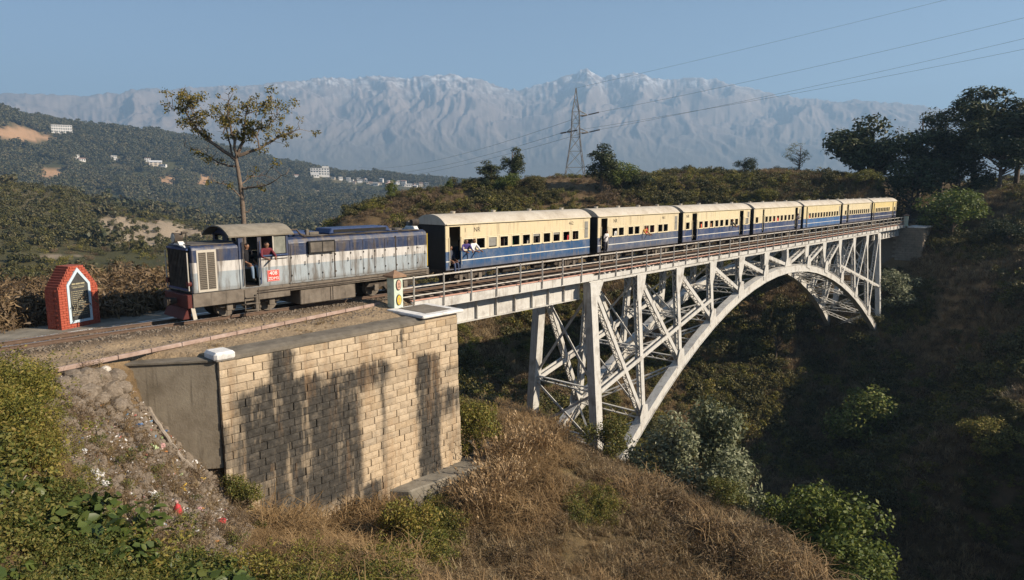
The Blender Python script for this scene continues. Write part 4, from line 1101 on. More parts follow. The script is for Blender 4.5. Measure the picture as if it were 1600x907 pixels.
c1 = coach(20.35, 31.17, 'cream and royal blue coach lettered NR, first behind the locomotive', 'a', [(.22, .90)], [q-20.35 for q in (21.73, 22.54, 23.34, 24.14, 24.98, 25.77, 26.57, 27.39, 28.19, 29.03, 29.84)], .56, 1.95, ('462', 9.1), (2,), (6, 8))
side_text('I', .28, 1.2, -.974, 2.47, M_UND, c1)
c2w = [(33.38+33.93)/2, (34.05+34.63)/2, (35.09+35.67)/2, (35.81+36.35)/2, (36.91+37.43)/2, (37.55+38.14)/2, (38.57+39.14)/2, (39.26+39.82)/2]
c2 = coach(31.95, 41.2, 'cream coach with faded slate blue sides and paired windows, second in the train', 'b', [(.32, .95)], [q-31.95 for q in c2w], .56, 1.75, ('461', 7.3))
c3 = coach(41.85, 52.7, 'cream and navy coach with two open doorways, third in the train', 'c', [(1.28, 1.98), (8.92, 9.62)], [q-41.85 for q in (42.5, 44.41, 45.21, 46.06, 46.88, 47.68, 48.54, 49.39, 50.22, 52.1)], .54, .62, None, (9,))
c4 = coach(53.45, 63.9, 'cream and navy coach with a person in its rear doorway, fourth in the train', 'c', [(1.72, 2.05), (8.95, 9.60)], [q-53.45 for q in (54.05, 55.99, 56.77, 57.61, 58.46, 59.29, 60.14, 61.01, 61.85)], .54, None, None)
c5 = coach(64.6, 75.2, 'cream and bright blue coach, fifth in the train', 'd', [(.65, .95)], [q-64.6 for q in (66.2, 67.0, 67.8, 68.6, 69.4, 70.2, 71.0, 71.8, 72.6, 73.4, 74.2)], .52, None, None)
c6 = coach(75.9, 86.3, 'cream and navy coach, second from the rear of the train', 'c', [(1.45, 2.05)], [q-75.9 for q in (76.9, 78.5, 79.25, 80.0, 80.75, 81.5, 82.25, 83.0, 83.75, 84.5, 85.3)], .50, None, None)
c7 = coach(87.0, 97.6, 'yellowish cream and dark navy coach at the very rear of the train', 'e', [(.35, .7), (8.75, 9.1)], [q-87.0 for q in (88.5, 89.2, 89.9, 90.6, 91.3, 92.0, 92.7, 93.4, 94.1, 96.6)], .50, None, None)
# passengers
def pax(x, label, pose='sit', shirt=(.3, .3, .3), dy=0, z=1.30):
    person(label, (x, (-.70 if pose == 'lean' else -.57)+dy, z), pose, rnd.uniform(-.25, .25), shirt)
pax(21.62, 'passenger in purple leaning out of the first window of the first coach', 'lean', (.07, .05, .20), -.02)
pax(21.98, 'passenger in white leaning far out beside the one in purple', 'lean', (.72, .72, .74), -.06)
pax(22.40, 'passenger in grey looking out of the second window of the first coach', 'sit', (.20, .18, .16))
pax(24.20, 'passenger in salmon red resting an arm on the fourth window of the first coach', 'sit', (.55, .10, .08))
pax(25.0, 'passenger in bright green at the middle windows of the first coach', 'sit', (.03, .30, .07))
pax(25.72, 'passenger in dark maroon right of the one in bright green', 'sit', (.12, .04, .04))
pax(26.55, 'passenger in pale clothes behind a half raised shutter of the first coach', 'sit', (.45, .42, .38))
pax(27.30, 'passenger in black at the window right of the half raised shutter', 'sit', (.05, .04, .04))
pax(29.02, 'passenger in dark red at the last but one window of the first coach', 'sit', (.28, .05, .05))
pax(29.84, 'passenger in bright red at the last window of the first coach', 'sit', (.62, .05, .06))
person('person in dark clothes sitting in the open doorway of the first coach', (20.93, -.55, 1.02), 'perch', .2, (.06, .07, .10), (.05, .07, .13))
person('person in a white top hanging out of the doorway of the second coach', (32.5, -1.12, .64), 'hang', 0, (.62, .60, .60), (.03, .03, .04), .82)
pax(34.42, 'passenger in white at the second window of the second coach', 'sit', (.66, .66, .66))
pax(36.10, 'passenger in dark green at the fourth window of the second coach', 'sit', (.05, .10, .07))
pax(36.98, 'passenger in mustard leaning out of the fifth window of the second coach', 'lean', (.42, .20, .05))
pax(37.80, 'passenger in crimson at the sixth window of the second coach', 'sit', (.58, .04, .08))
pax(39.60, 'passenger in pale grey at the last window of the second coach', 'sit', (.55, .55, .60))
pax(42.5, 'passenger in white at the small end window of the third coach', 'sit', (.6, .6, .58))
pax(45.21, 'passenger in orange red at the third coach, leftmost of its pair', 'sit', (.70, .12, .06))
pax(46.88, 'passenger in tan at the middle of the third coach', 'sit', (.50, .24, .12))
pax(49.45, 'passenger in black leaning out near the rear of the third coach', 'lean', (.03, .03, .03))
for x, l, c_ in ((57.6, 'passenger in dark red in the fourth coach, left of the bright pair', (.38, .06, .05)), (58.46, 'passenger in vivid red in the fourth coach', (.72, .05, .06)), (59.29, 'passenger in scarlet in the fourth coach, right of the vivid red one', (.70, .08, .06)), (61.0, 'passenger in pink near the rear doorway of the fourth coach', (.62, .28, .30))): pax(x, l, 'sit', c_)
person('person in dark clothes hanging from the rear doorway of the fourth coach', (62.72, -1.02, .66), 'hang', 0, (.08, .07, .08), (.04, .04, .05), .9)
for x, l, c_ in ((66.2, 'passenger in red at the front window of the fifth coach', (.62, .08, .06)), (67.0, 'passenger in orange at the second window of the fifth coach', (.66, .16, .08)), (69.4, 'passenger in brown at the middle of the fifth coach', (.36, .10, .06)), (72.6, 'passenger in grey toward the rear of the fifth coach', (.3, .3, .3))): pax(x, l, 'sit', c_)

# ------------------------------------------------------------------ memorial beside the track
def brick_red():
    t = N('painted_red_brick'); oi = t.n('ShaderNodeObjectInfo').outputs['Random']
    c = t.ramp(t.noise(9, 4), [(.3, (.28, .058, .036)), (.6, (.38, .088, .052)), (.8, (.44, .13, .08))])
    t.bump(t.noise(40, 4), .3, .01)
    return t.done(c, .85, 0, .25)
M_BRICK = brick_red()
M_BRJOINT = mixed('brick_joint', [(.22, .05, .03), (.32, .09, .06)], 9, .9)
M_FRAMEB = mixed('pale_blue_frame_paint', [(.42, .52, .60), (.52, .63, .70)], 6, .6)
M_SLATE = mixed('dark_granite_plaque', [(.045, .045, .045), (.075, .075, .073)], 14, .35)
mo_ = thing('memorial', 'pointed red brick memorial with pale blue frame and dark plaque beside the track', 'memorial', (6.54, 2.99, -.40), R(22.5))
MW, MH, MD = 1.46, 1.42, .60
out = [(0, 0), (MW, 0), (MW, MH)]
def stepped(n=9):
    """gable rises in brick steps"""
    L = []; R_ = []
    x0, zt = .50, 2.16
    for k in range(n):
        z = MH+(zt-MH)*(k+1)/n; a = (x0)*(k+1)/n
        R_ += [(MW-(x0)*k/n, z), (MW-a, z)]; L += [(x0*k/n, z), (a, z)]
    return R_, L
R_, L_ = stepped()
outline = [(0, 0), (MW, 0), (MW, MH)]+R_+list(reversed(L_))+[(0, MH)]
MB().prism([(a*.985+.011, b*.99) for a, b in outline], 'y', .012, MD-.012).build('brick_core', M_BRJOINT, mo_)
bh, bw = .082, .23
inside = lambda x0, x1, z1: (z1 <= MH+.01) or (z1 < 2.17 and x0 >= .50*(z1-MH)/(2.16-MH)-.07 and x1 <= MW-.50*(z1-MH)/(2.16-MH)+.07)
def in_frame(x0, x1, z0, z1):
    xm = (x0+x1)/2; zm = (z0+z1)/2
    top = 2.02-abs(xm-MW/2)*1.15
    return .36 < xm < 1.10 and .26 < zm < top-.03
brick_me = {}
count = 0
row = 0; z = .0
while z < 2.12:
    x = -(bw/2 if row % 2 else 0)
    while x < MW:
        x0, x1 = max(x, 0), min(x+bw, MW)
        lim = .50*(z+bh-MH)/(2.16-MH) if z+bh > MH else 0
        x0 = max(x0, lim); x1 = min(x1, MW-lim)
        if x1-x0 > .04 and not in_frame(x0, x1, z, z+bh):
            w_ = round((x1-x0)*20)/20; w_ = max(w_, .05)
            if w_ not in brick_me: brick_me[w_] = MB().box(.004, w_-.004, -.02, .10, .004, bh-.004).mesh('brick', bevel=.006)
            mk('brick', brick_me[w_], M_BRICK, mo_, (x0, 0, z), None, ((x1-x0)/w_, 1, 1)); count += 1
        x += bw
    z += bh; row += 1
# bricks of the two sides, joined: too small to tell apart
sd_ = MB(); z = 0
while z < 2.1:
    lim = .50*(z+bh-MH)/(2.16-MH) if z+bh > MH else 0
    for xs in (lim-.012, MW-lim-.09):
        y = .11+(.115 if int(z/bh) % 2 else 0)
        while y < MD-.02: sd_.box(xs, xs+.102, y, min(y+.222, MD), z+.004, z+bh-.004); y += .23
    z += bh
o = sd_.build('side_bricks', M_BRICK, mo_); o['kind'] = 'stuff'
def pent(x0, x1, z0, zs, zp): return [(x0, z0), (x1, z0), (x1, zs), ((x0+x1)/2, zp), (x0, zs)]
po, pi = pent(.30, 1.16, .20, 1.52, 2.08), pent(.385, 1.075, .285, 1.49, 1.93)
fr = MB()
n = 5
V_ = [(a, -.045, b) for a, b in po]+[(a, -.045, b) for a, b in pi]+[(a, .04, b) for a, b in po]+[(a, .04, b) for a, b in pi]
F_ = []
for k in range(n):
    q = (k+1) % n; F_ += [(k, q, n+q, n+k), (2*n+k, 3*n+k, 3*n+q, 2*n+q), (k, 2*n+k, 2*n+q, q), (n+k, n+q, 3*n+q, 3*n+k)]
fr.add(V_, F_); fr.build('frame', M_FRAMEB, mo_)
pq = MB().prism(pi, 'y', -.022, .035).build('plaque', M_SLATE, mo_)
M_ENGR = mixed('engraved_lettering', [(.30, .27, .17), (.38, .34, .22)], 9, .7)
ln = MB(); r = random.Random(5)
for x0_, x1_, z_, h_ in ((.50, .62, 1.50, .05), (.64, .80, 1.50, .05), (.82, .97, 1.50, .05), (.47, .99, 1.44, .010), (.52, .70, 1.385, .026), (.72, .94, 1.385, .026)): ln.box(x0_, x1_, -.0255, -.0222, z_, z_+h_)
for q in range(13):
    z_ = 1.26-q*.068; x = .44
    while x < 1.0:
        wq = r.uniform(.03, .09); ln.box(x, min(x+wq, 1.03), -.0255, -.0222, z_, z_+.018); x += wq+.02
o = ln.build('engraved_lines', M_ENGR, pq); o['kind'] = 'stuff'

# low platform with a white edge, and the painted kerb in front of the rails
pf = thing('platform', 'low concrete platform with white edge line behind the track', 'platform', (4, 3, -.45))
def relp(o): o.matrix_parent_inverse = Matrix.Translation((-4, -3, .45)); return o
relp(MB().prism([(-12, 1.75), (4.7, 2.30), (8.6, 2.55), (17.0, 3.0), (17.0, 5.0), (5.9, 5.0), (-12, 4.6)], 'z', -.62, -.36).build('slab', M_LEDGE, pf))
for a, b in (((-12, 1.70), (4.7, 2.25)), ((4.72, 2.25), (8.6, 2.50)), ((8.62, 2.50), (17.0, 2.95))):
    relp(MB().beam((*a, -.41), (*b, -.41), .12, .16, (0, 0, 1)).build('white_edge', M_WHITE, pf))
kb = thing('kerb', 'faded pink painted kerb slanting along the ballast in front of the locomotive', 'kerb', (10, -2, -.4))
M_KERB = mixed('faded_pink_kerb', [(.22, .155, .125), (.33, .24, .20), (.42, .33, .29)], 3, .85, .2, 30, space='world')
ka, kbb = Vector((3.6, -3.25, -.30)), Vector((16.45, -1.30, -.21))
nk = 14
for k in range(nk):
    p0 = ka.lerp(kbb, k/nk+.0006); p1 = ka.lerp(kbb, (k+1)/nk-.0006)
    o = MB().beam(p0, p1, .10, .12, (0, 1, 0)).build('kerb_stone', M_KERB, kb, bevel=.012); o.matrix_parent_inverse = Matrix.Translation((-10, 2, .4))
# ------------------------------------------------------------------ foliage builders
def unit(n, r): v = r.normal(size=(n, 3)); return v/np.linalg.norm(v, axis=1)[:, None]
def leaf_cloud(name, cen, rad, n, size, seed=0, aspect=.5, squash=.8, up=.35, mat=None, hollow=.55, jit=.35, oval=False):
    """n leaf blades spread through blobs (cen, rad)"""
    r = np.random.default_rng(seed); cen = np.asarray(cen, float); rad = np.asarray(rad, float)
    k = r.choice(len(cen), n, p=rad**2/np.sum(rad**2))
    d = unit(n, r); rr = rad[k]*(hollow+(1-hollow)*r.random(n)**.6)*(1+.25*r.normal(size=n)*jit)
    d[:, 2] *= squash; p = cen[k]+d*rr[:, None]
    nrm = d*.7+unit(n, r)*.8; nrm[:, 2] += up; nrm /= np.linalg.norm(nrm, axis=1)[:, None]
    a = np.cross(nrm, unit(n, r)); a /= np.linalg.norm(a, axis=1)[:, None]; b = np.cross(nrm, a)
    L = (size*(.6+.8*r.random(n)))[:, None]*.5; Wd = L*aspect
    tip = nrm*L*.25*r.normal(size=(n, 1))
    if oval:
        V = np.stack([p-a*L, p-a*L*.35+b*Wd+nrm*L*.15, p+a*L*.4+b*Wd*.75+nrm*L*.12, p+a*L+tip, p+a*L*.4-b*Wd*.75+nrm*L*.12, p-a*L*.35-b*Wd+nrm*L*.15], 1).reshape(-1, 3)
        i = np.arange(n)[:, None]*6; me = fast_mesh(name, V, np.r_[i+np.array([[0, 1, 2, 3]]), i+np.array([[3, 4, 5, 0]])])
    else:
        V = np.stack([p-a*L, p+b*Wd-tip*.3, p+a*L+tip, p-b*Wd-tip*.3], 1).reshape(-1, 3)
        me = fast_mesh(name, V, np.arange(4*n).reshape(-1, 4))
    if mat: me.materials.append(mat)
    return me
def blades(name, n, h, spread, width, droop, seed=0, mat=None, plume=0):
    r = np.random.default_rng(seed); az = r.random(n)*2*math.pi; base = r.normal(size=(n, 2))*spread*.35
    H = h*(.55+.6*r.random(n)); lean = spread*(.3+1.0*r.random(n))*H/h; dr = np.stack([np.cos(az), np.sin(az)], 1)
    sd = np.stack([-np.sin(az), np.cos(az)], 1); rows = []
    for t_, wq in ((0, .8), (.45, 1.0), (.8, .7), (1.0, .1)):
        xy = base+dr*(lean*t_**1.6)[:, None]; z = H*(t_-droop*t_**3)
        for s in (-1, 1):
            rows.append(np.c_[xy+sd*s*(width*wq/2), z])
    V = np.stack(rows, 1).reshape(-1, 3); i = np.arange(n)[:, None]*8
    F = np.concatenate([i+np.array([[0, 1, 3, 2]]), i+np.array([[2, 3, 5, 4]]), i+np.array([[4, 5, 7, 6]])], 0)
    if plume:
        m_ = min(n, plume); q = []
        for k in range(m_):
            tip = np.r_[base[k]+dr[k]*lean[k], H[k]*(1-droop)]; dv = np.r_[dr[k]*lean[k]*.35, H[k]*.28]
            for e in range(14):
                c_ = tip+dv*(e/13-.55)*1.3+r.normal(size=3)*.016; a_ = np.r_[dr[k]*.02, .06]+r.normal(size=3)*.03; b_ = r.normal(size=3)*.02
                q.append([c_-a_, c_+b_, c_+a_, c_-b_])
        q = np.array(q).reshape(-1, 3); F = np.r_[F, len(V)+np.arange(len(q)).reshape(-1, 4)]; V = np.r_[V, q]
    me = fast_mesh(name, V, F)
    if mat: me.materials.append(mat)
    return me
L_DRY = leafmat('dry_grass_blades', [(.13, .088, .044), (.24, .170, .086), (.36, .265, .145), (.47, .37, .22)], .2)
L_LONG = leafmat('long_straw_blades', [(.17, .105, .048), (.27, .175, .082), (.38, .265, .135)], .2)
L_PLUME = leafmat('plume_grass_blades', [(.24, .155, .075), (.38, .26, .14), (.48, .36, .22)], .2)
L_GRN = leafmat('weed_leaves', [(.045, .065, .016), (.085, .105, .024), (.15, .145, .035), (.20, .16, .045)], .25)
L_YG = leafmat('yellow_green_leaves', [(.07, .083, .016), (.14, .142, .027), (.22, .19, .04), (.28, .20, .058)], .25)
L_BIG = leafmat('broad_green_leaves', [(.045, .070, .018), (.085, .115, .028), (.14, .155, .045)], .25, .42)
L_TWIG = leafmat('brown_twig_leaves', [(.075, .05, .03), (.14, .095, .052), (.235, .165, .09)], .1)
L_MID = leafmat('hillside_bush_leaves', [(.038, .042, .014), (.085, .080, .026), (.165, .135, .045)], .15)
L_OLV = leafmat('grey_olive_leaves', [(.065, .080, .038), (.14, .155, .08), (.24, .25, .145), (.32, .32, .21)], .2)
L_TREE = leafmat('green_tree_leaves', [(.040, .065, .014), (.095, .13, .025), (.165, .19, .040), (.23, .225, .06)], .25)
L_DTREE = leafmat('dark_tree_leaves', [(.018, .026, .011), (.042, .056, .020), (.095, .098, .034)], .15)
L_PINE = leafmat('pine_needles', [(.018, .026, .010), (.042, .055, .018), (.095, .096, .032), (.14, .125, .05)], .1)
L_FOR = leafmat('distant_forest_leaves', [(.030, .038, .017), (.060, .062, .026), (.105, .092, .042), (.15, .12, .065)], .1)
L_AUT = leafmat('sparse_autumn_leaves', [(.08, .08, .018), (.15, .132, .03), (.23, .178, .044), (.30, .20, .065)], .3)
M_BARK = mixed('brown_bark', [(.055, .040, .028), (.11, .082, .06), (.17, .135, .10)], 6, .95, .6, 30)
M_PALEBARK = mixed('pale_tree_bark', [(.085, .062, .046), (.15, .112, .084), (.21, .165, .125)], 5, .9, .4, 30)

PROTO = {}
def proto(name, me): PROTO[name] = bpy.data.objects.new('proto_'+name, me); return PROTO[name]
for k in range(3):
    proto(f'dry{k}', blades('dry_tuft', 60, .42, .30, .012, .25, 10+k, L_DRY))
    proto(f'long{k}', blades('long_tuft', 110, .95, .75, .014, .62, 20+k, L_LONG))
    proto(f'grn{k}', leaf_cloud('weed', rng.normal(size=(14, 3))*[.22, .22, .12]+[0, 0, .22], [.13]*14, 420, .055, 30+k, .5, .9, .5, L_GRN, .3))
    proto(f'yg{k}', leaf_cloud('weed', rng.normal(size=(16, 3))*[.25, .25, .17]+[0, 0, .30], [.14]*16, 520, .05, 40+k, .45, 1, .4, L_YG, .3))
    proto(f'twg{k}', leaf_cloud('dry_weed', rng.normal(size=(12, 3))*[.2, .2, .13]+[0, 0, .18], [.14]*12, 300, .075, 50+k, .18, 1, .2, L_TWIG, .2))
    proto(f'big{k}', leaf_cloud('broad_weed', rng.normal(size=(10, 3))*[.25, .25, .10]+[0, 0, .30], [.18]*10, 120, .16, 60+k, .66, .7, .9, L_BIG, .4, oval=True))
    proto(f'mid{k}', leaf_cloud('bush', rng.normal(size=(9, 3))*[.42, .42, .22]+[0, 0, .42], [.34]*9, 420, .15, 70+k, .55, .9, .35, L_MID, .4))
    proto(f'midy{k}', leaf_cloud('bush', rng.normal(size=(9, 3))*[.42, .42, .20]+[0, 0, .40], [.32]*9, 380, .14, 80+k, .5, .9, .35, L_YG, .4))
    proto(f'midb{k}', leaf_cloud('bush', rng.normal(size=(9, 3))*[.45, .45, .15]+[0, 0, .26], [.30]*9, 380, .17, 90+k, .22, .9, .1, L_TWIG, .3))
    proto(f'for{k}', leaf_cloud('forest_crown', rng.normal(size=(12, 3))*[1.7, 1.7, 1.2]+[0, 0, 3.4], [1.35]*12, 300, 1.15, 95+k, .7, .9, .4, L_FOR, .5))
    proto(f'fory{k}', leaf_cloud('forest_crown', rng.normal(size=(10, 3))*[1.5, 1.5, .8]+[0, 0, 2.0], [1.2]*10, 260, 1.0, 98+k, .7, .9, .4, L_MID, .5))

def scatter(name, pts, kinds, which, scl, label, cat, tilt=.12, seed=0, zs=None):
    """one object of ground cover: instances of a few plants on points"""
    r = np.random.default_rng(seed); n = len(pts)
    me = bpy.data.meshes.new(name); me.vertices.add(n); me.vertices.foreach_set('co', np.asarray(pts, np.float32).ravel()); me.update()
    rot = np.c_[r.normal(size=n)*tilt, r.normal(size=n)*tilt, r.random(n)*6.283].astype(np.float32)
    a = me.attributes.new('rot', 'FLOAT_VECTOR', 'POINT'); a.data.foreach_set('vector', rot.ravel())
    s3 = np.repeat(np.asarray(scl, np.float32)[:, None], 3, 1)
    if zs is not None: s3[:, 2] *= zs
    a = me.attributes.new('scl', 'FLOAT_VECTOR', 'POINT'); a.data.foreach_set('vector', s3.ravel())
    a = me.attributes.new('idx', 'INT', 'POINT'); a.data.foreach_set('value', np.asarray(which, np.int32))
    g = bpy.data.node_groups.new(name, 'GeometryNodeTree')
    g.interface.new_socket('Geometry', in_out='INPUT', socket_type='NodeSocketGeometry'); g.interface.new_socket('Geometry', in_out='OUTPUT', socket_type='NodeSocketGeometry')
    gi = g.nodes.new('NodeGroupInput'); go = g.nodes.new('NodeGroupOutput'); jn = g.nodes.new('GeometryNodeJoinGeometry')
    def named(nm, typ):
        q = g.nodes.new('GeometryNodeInputNamedAttribute'); q.data_type = typ; q.inputs['Name'].default_value = nm
        return [s for s in q.outputs if s.enabled and s.name == 'Attribute'][0]
    ro, so_, ix = named('rot', 'FLOAT_VECTOR'), named('scl', 'FLOAT_VECTOR'), named('idx', 'INT')
    for k, nm in enumerate(kinds):
        oi = g.nodes.new('GeometryNodeObjectInfo'); oi.inputs['Object'].default_value = PROTO[nm]; oi.inputs['As Instance'].default_value = True
        ip = g.nodes.new('GeometryNodeInstanceOnPoints'); cmp = g.nodes.new('FunctionNodeCompare'); cmp.data_type = 'INT'; cmp.operation = 'EQUAL'
        ii = [s for s in cmp.inputs if s.enabled]
        g.links.new(ix, ii[0]); ii[1].default_value = k
        g.links.new(gi.outputs[0], ip.inputs['Points']); g.links.new(cmp.outputs[0], ip.inputs['Selection']); g.links.new(oi.outputs['Geometry'], ip.inputs['Instance'])
        e2r = g.nodes.new('FunctionNodeEulerToRotation'); g.links.new(ro, e2r.inputs[0]); g.links.new(e2r.outputs[0], ip.inputs['Rotation']); g.links.new(so_, ip.inputs['Scale'])
        g.links.new(ip.outputs[0], jn.inputs[0])
    g.links.new(jn.outputs[0], go.inputs[0])
    o = mk(name, me); md = o.modifiers.new('scatter', 'NODES'); md.node_group = g
    o['kind'] = 'stuff'; o['label'] = label; o['category'] = cat
    return o

# ------------------------------------------------------------------ near slope: grass, weeds, scrub
def sample(n, d0, d1, px0, px1, seed, power=1.0):
    r = np.random.default_rng(seed); a0, a1 = px2az(px1), px2az(px0)
    az = a0+(a1-a0)*r.random(n); d = np.sqrt(d0**2+(d1**2-d0**2)*r.random(n)**power)
    x = CAM[0]+d*np.cos(az); y = CAM[1]+d*np.sin(az); return x, y, height(x, y), d, r
x, y, z, d, r = sample(60000, 9.5, 46, -120, 1720, 1)
ok = (poly_sd(x, y, BENCH) > .15)&~((x > 6)&(x < 20)&(y > -4.45)&(y < 4.2))&(x < 38)
ok &= ~((x > 14.2)&(x < 20.5)&(y > -5.5)&(y < -2.6))
x, y, z, d = x[ok], y[ok], z[ok], d[ok]; P = np.c_[x, y, z]; px, py, _ = project(P); u = r.random(len(x)); ns = fbm(x/1.6, y/1.6, 3); nb = fbm(x/4, y/4, 3)
green_edge = np.interp(py, [520, 600, 650, 690, 750, 800, 850, 907, 1000], [40, 70, 95, 110, 140, 165, 195, 360, 480])+ns*40
litter_edge = np.interp(py, [560, 700, 760, 800, 830, 850, 907], [300, 330, 390, 450, 440, 400, 340])
G = px < green_edge
LIT = (~G)&(px < litter_edge+nb*40)
DRY = (~G)&(~LIT)
# green scrub mass at lower left
q = G&(u < .62)
kind = np.where(fbm(x/2.2, y/2.2, 3)+ (py-800)/260 > .1, 0, 1)      # darker broad weeds lower down, yellow-green above
r2 = np.random.default_rng(3)
pick = np.where(kind[q] == 0, r2.choice([0, 1, 2, 6, 7, 8], q.sum(), p=[.29, .29, .28, .05, .05, .04]), r2.choice([3, 4, 5, 0], q.sum(), p=[.3, .3, .28, .12]))
scatter('green_scrub', P[q], ['grn0', 'grn1', 'grn2', 'yg0', 'yg1', 'yg2', 'big0', 'big1', 'big2'], pick, (.5+.75*r2.random(q.sum())**2.2)*np.clip(1.05+.9*nb[q], .6, 1.6)*np.clip(.45+(green_edge[q]-px[q])/90, .45, 1), 'dense green and yellow scrub covering the slope at lower left', 'scrub', .2, 1)
q = LIT&(u < .30)
scatter('dry_weeds', P[q], ['twg0', 'twg1', 'twg2', 'dry0', 'grn0', 'dry1'], r2.choice(6, q.sum(), p=[.27, .26, .22, .1, .08, .07]), .45+.5*r2.random(q.sum()), 'withered brown weeds among the litter below the wing wall', 'weeds', .25, 2)
q = DRY&(u < np.clip(.75+ns*.9, .15, 1))
pick = r2.choice(9, q.sum(), p=[.22, .22, .22, .012, .012, .012, .11, .11, .084])
longm = (np.hypot((px[q]-520)/130, (py[q]-850)/75) < 1)|(np.hypot((px[q]-800)/75, (py[q]-740)/110) < 1)|(np.hypot((px[q]-450)/60, (py[q]-850)/40) < 1)
pick = np.where(longm&(r2.random(q.sum()) < .6), r2.choice([3, 4, 5], q.sum()), pick)
grm = (np.hypot((px[q]-670)/50, (py[q]-840)/55) < 1)|(np.hypot((px[q]-925)/40, (py[q]-800)/30) < 1)|(np.hypot((px[q]-740)/35, (py[q]-665)/45) < 1)|((px[q] < 620)&(py[q] > 880))
names9 = ['dry0', 'dry1', 'dry2', 'long0', 'long1', 'long2', 'twg0', 'twg1', 'twg2', 'grn0', 'grn1', 'yg0']
pick = np.where(grm&(r2.random(q.sum()) < .75), r2.choice([9, 10, 11], q.sum()), pick)
sc_ = (.55+.75*r2.random(q.sum())**1.5)*np.clip(1+1.3*nb[q]+.5*ns[q], .45, 1.9)
scatter('dry_grass', P[q], names9, pick, sc_, 'brown dry grass covering the knoll below the bridge', 'grass', .22, 3)
# weeds on the track bench and along the coping
x, y, z, d, r = sample(26000, 17, 60, -120, 640, 5)
sdp = poly_sd(x, y, BENCH)
ok = (sdp < .1)&(x < 17.6)&(((y > 5.2)&(r.random(len(x)) < .9))|((y < -1.6)&(fbm(x/1.1, y/1.1, 3) > .22)&(r.random(len(x)) < .4)))
P = np.c_[x, y, z][ok]; nb = ok.sum(); front = P[:, 1] < 0
pick = np.where(front, r.choice([0, 1, 2], nb), r.choice([2, 3, 4, 5, 6, 7], nb, p=[.12, .05, .05, .04, .38, .36]))
scatter('trackside_scrub', P, ['dry0', 'dry1', 'twg0', 'midy0', 'midy1', 'mid0', 'midb0', 'midb1'], pick, np.where(front, .28, np.where(pick >= 6, 1.35, .75))*(.6+.7*r.random(nb)), 'olive and brown scrub growing behind the track', 'scrub', .15, 4)
# drop behind the bench, far banks of the ravine, ridge behind the train
x, y, z, d, r = sample(46000, 34, 165, -140, 1760, 6, 1.0)
ok = (poly_sd(x, y, BENCH) > .6)&~((x > 28)&(x < 33)&(np.abs(y) < 4))&~((x > 98)&(x < 104)&(np.abs(y) < 4.4))&~((x > 98)&(np.abs(y) < 2.2))&~((np.abs(y) < 4)&(x < 34))
ok &= (d > 44)|(y > 6)
n1 = fbm(x/9, y/9, 4); n2 = fbm(x/3, y/3, 3)
ok &= r.random(len(x)) < np.clip(.60+n1*1.5, .25, 1)
P = np.c_[x, y, z][ok]; n1 = n1[ok]; n2 = n2[ok]; nb = ok.sum()
pick = np.where(n1+n2*.6 > .12, r.choice([0, 1, 2, 3, 4], nb, p=[.27, .27, .2, .13, .13]), r.choice([6, 7, 8, 5, 0], nb, p=[.28, .28, .22, .12, .10]))
pq_ = project(P)[0]; lf_ = (pq_ < 600)&(np.hypot(P[:, 0], P[:, 1]+23.3) < 78); pick = np.where(lf_, r.choice([3, 5, 6, 7, 8], nb, p=[.14, .10, .28, .26, .22]), pick)
scatter('hillside_scrub', P, ['mid0', 'mid1', 'mid2', 'midy0', 'midy1', 'midy2', 'midb0', 'midb1', 'midb2'], pick, (.65+.9*r.random(nb)**2)*np.clip(1+n1*.5, .6, 1.6)*np.where(lf_, 1.35, np.where(np.hypot(P[:, 0], P[:, 1]+23.3) > 92, .8, 1)), 'brown and green scrub clothing the ravine banks and the ridge', 'scrub', .15, 5)
# rougher cover on the right bank and under the near end of the bridge
for i_, (px0, px1, d0_, d1_, n_, lab_) in enumerate(((1180, 1740, 42, 132, 22000, 'withered grass and thorn scrub on the bank right of the bridge'), (640, 1180, 36, 84, 7000, 'dry scrub on the ravine side below the bridge deck'))):
    x, y, z, d, r = sample(n_, d0_, d1_, px0, px1, 60+i_)
    ok = ~((x > 98)&(x < 104)&(np.abs(y) < 4.4))&~((x > 98)&(np.abs(y) < 2.2))&~((x > 27)&(x < 34)&(np.abs(y) < 4.2))&(poly_sd(x, y, BENCH) > 1)&(x > 21)&((x > 36)|(y > 3))
    P = np.c_[x, y, z][ok]; nb2 = ok.sum(); n1 = fbm(P[:, 0]/6, P[:, 1]/6, 3)
    pk = np.where(n1 > (.34 if i_ == 0 else .22), r.choice([0, 1, 2], nb2), r.choice([3, 4, 5, 6, 7], nb2, p=[.12, .10, .06, .40, .32]))
    scatter('bank_scrub', P, ['mid0', 'mid2', 'midy1', 'midb0', 'midb2', 'twg0', 'dry0', 'dry2'], pk, np.where(pk < 3, .7, np.where(pk < 5, .62, 1.9))*(.5+.8*r.random(nb2)), lab_, 'scrub', .15, 61+i_)
# where the houses of the far slopes stand: (ground point, width, picture column, row, depth, height, kind)
HOUSES = []
def house_at(px_, py_, wpx, hpx, kind):
    g_ = hit(px_, py_, 420, 1420); dd1 = math.hypot(g_[0]-CAM[0], g_[1]-CAM[1]); k_ = dd1*math.cos(px2az(px_)-YAW)/FPX
    HOUSES.append((g_, wpx*k_, px_, py_, wpx*k_*.6, hpx*k_, kind))
for q in ((97, 208, 27, 12, 'long'), (500, 274, 28, 11, 'big'), (492, 277, 12, 4, 'low'), (118, 248, 9, 6, 'a'), (128, 252, 9, 4, 'a'), (178, 250, 8, 6, 'a'), (187, 253, 8, 4, 'b'), (231, 253, 8, 6, 'a'), (243, 259, 18, 5, 'b'), (256, 261, 8, 4, 'a'), (463, 277, 7, 3, 'a'), (520, 280, 7, 3, 'b'), (532, 281, 6, 4, 'a')): house_at(*q)
_hr = random.Random(4)
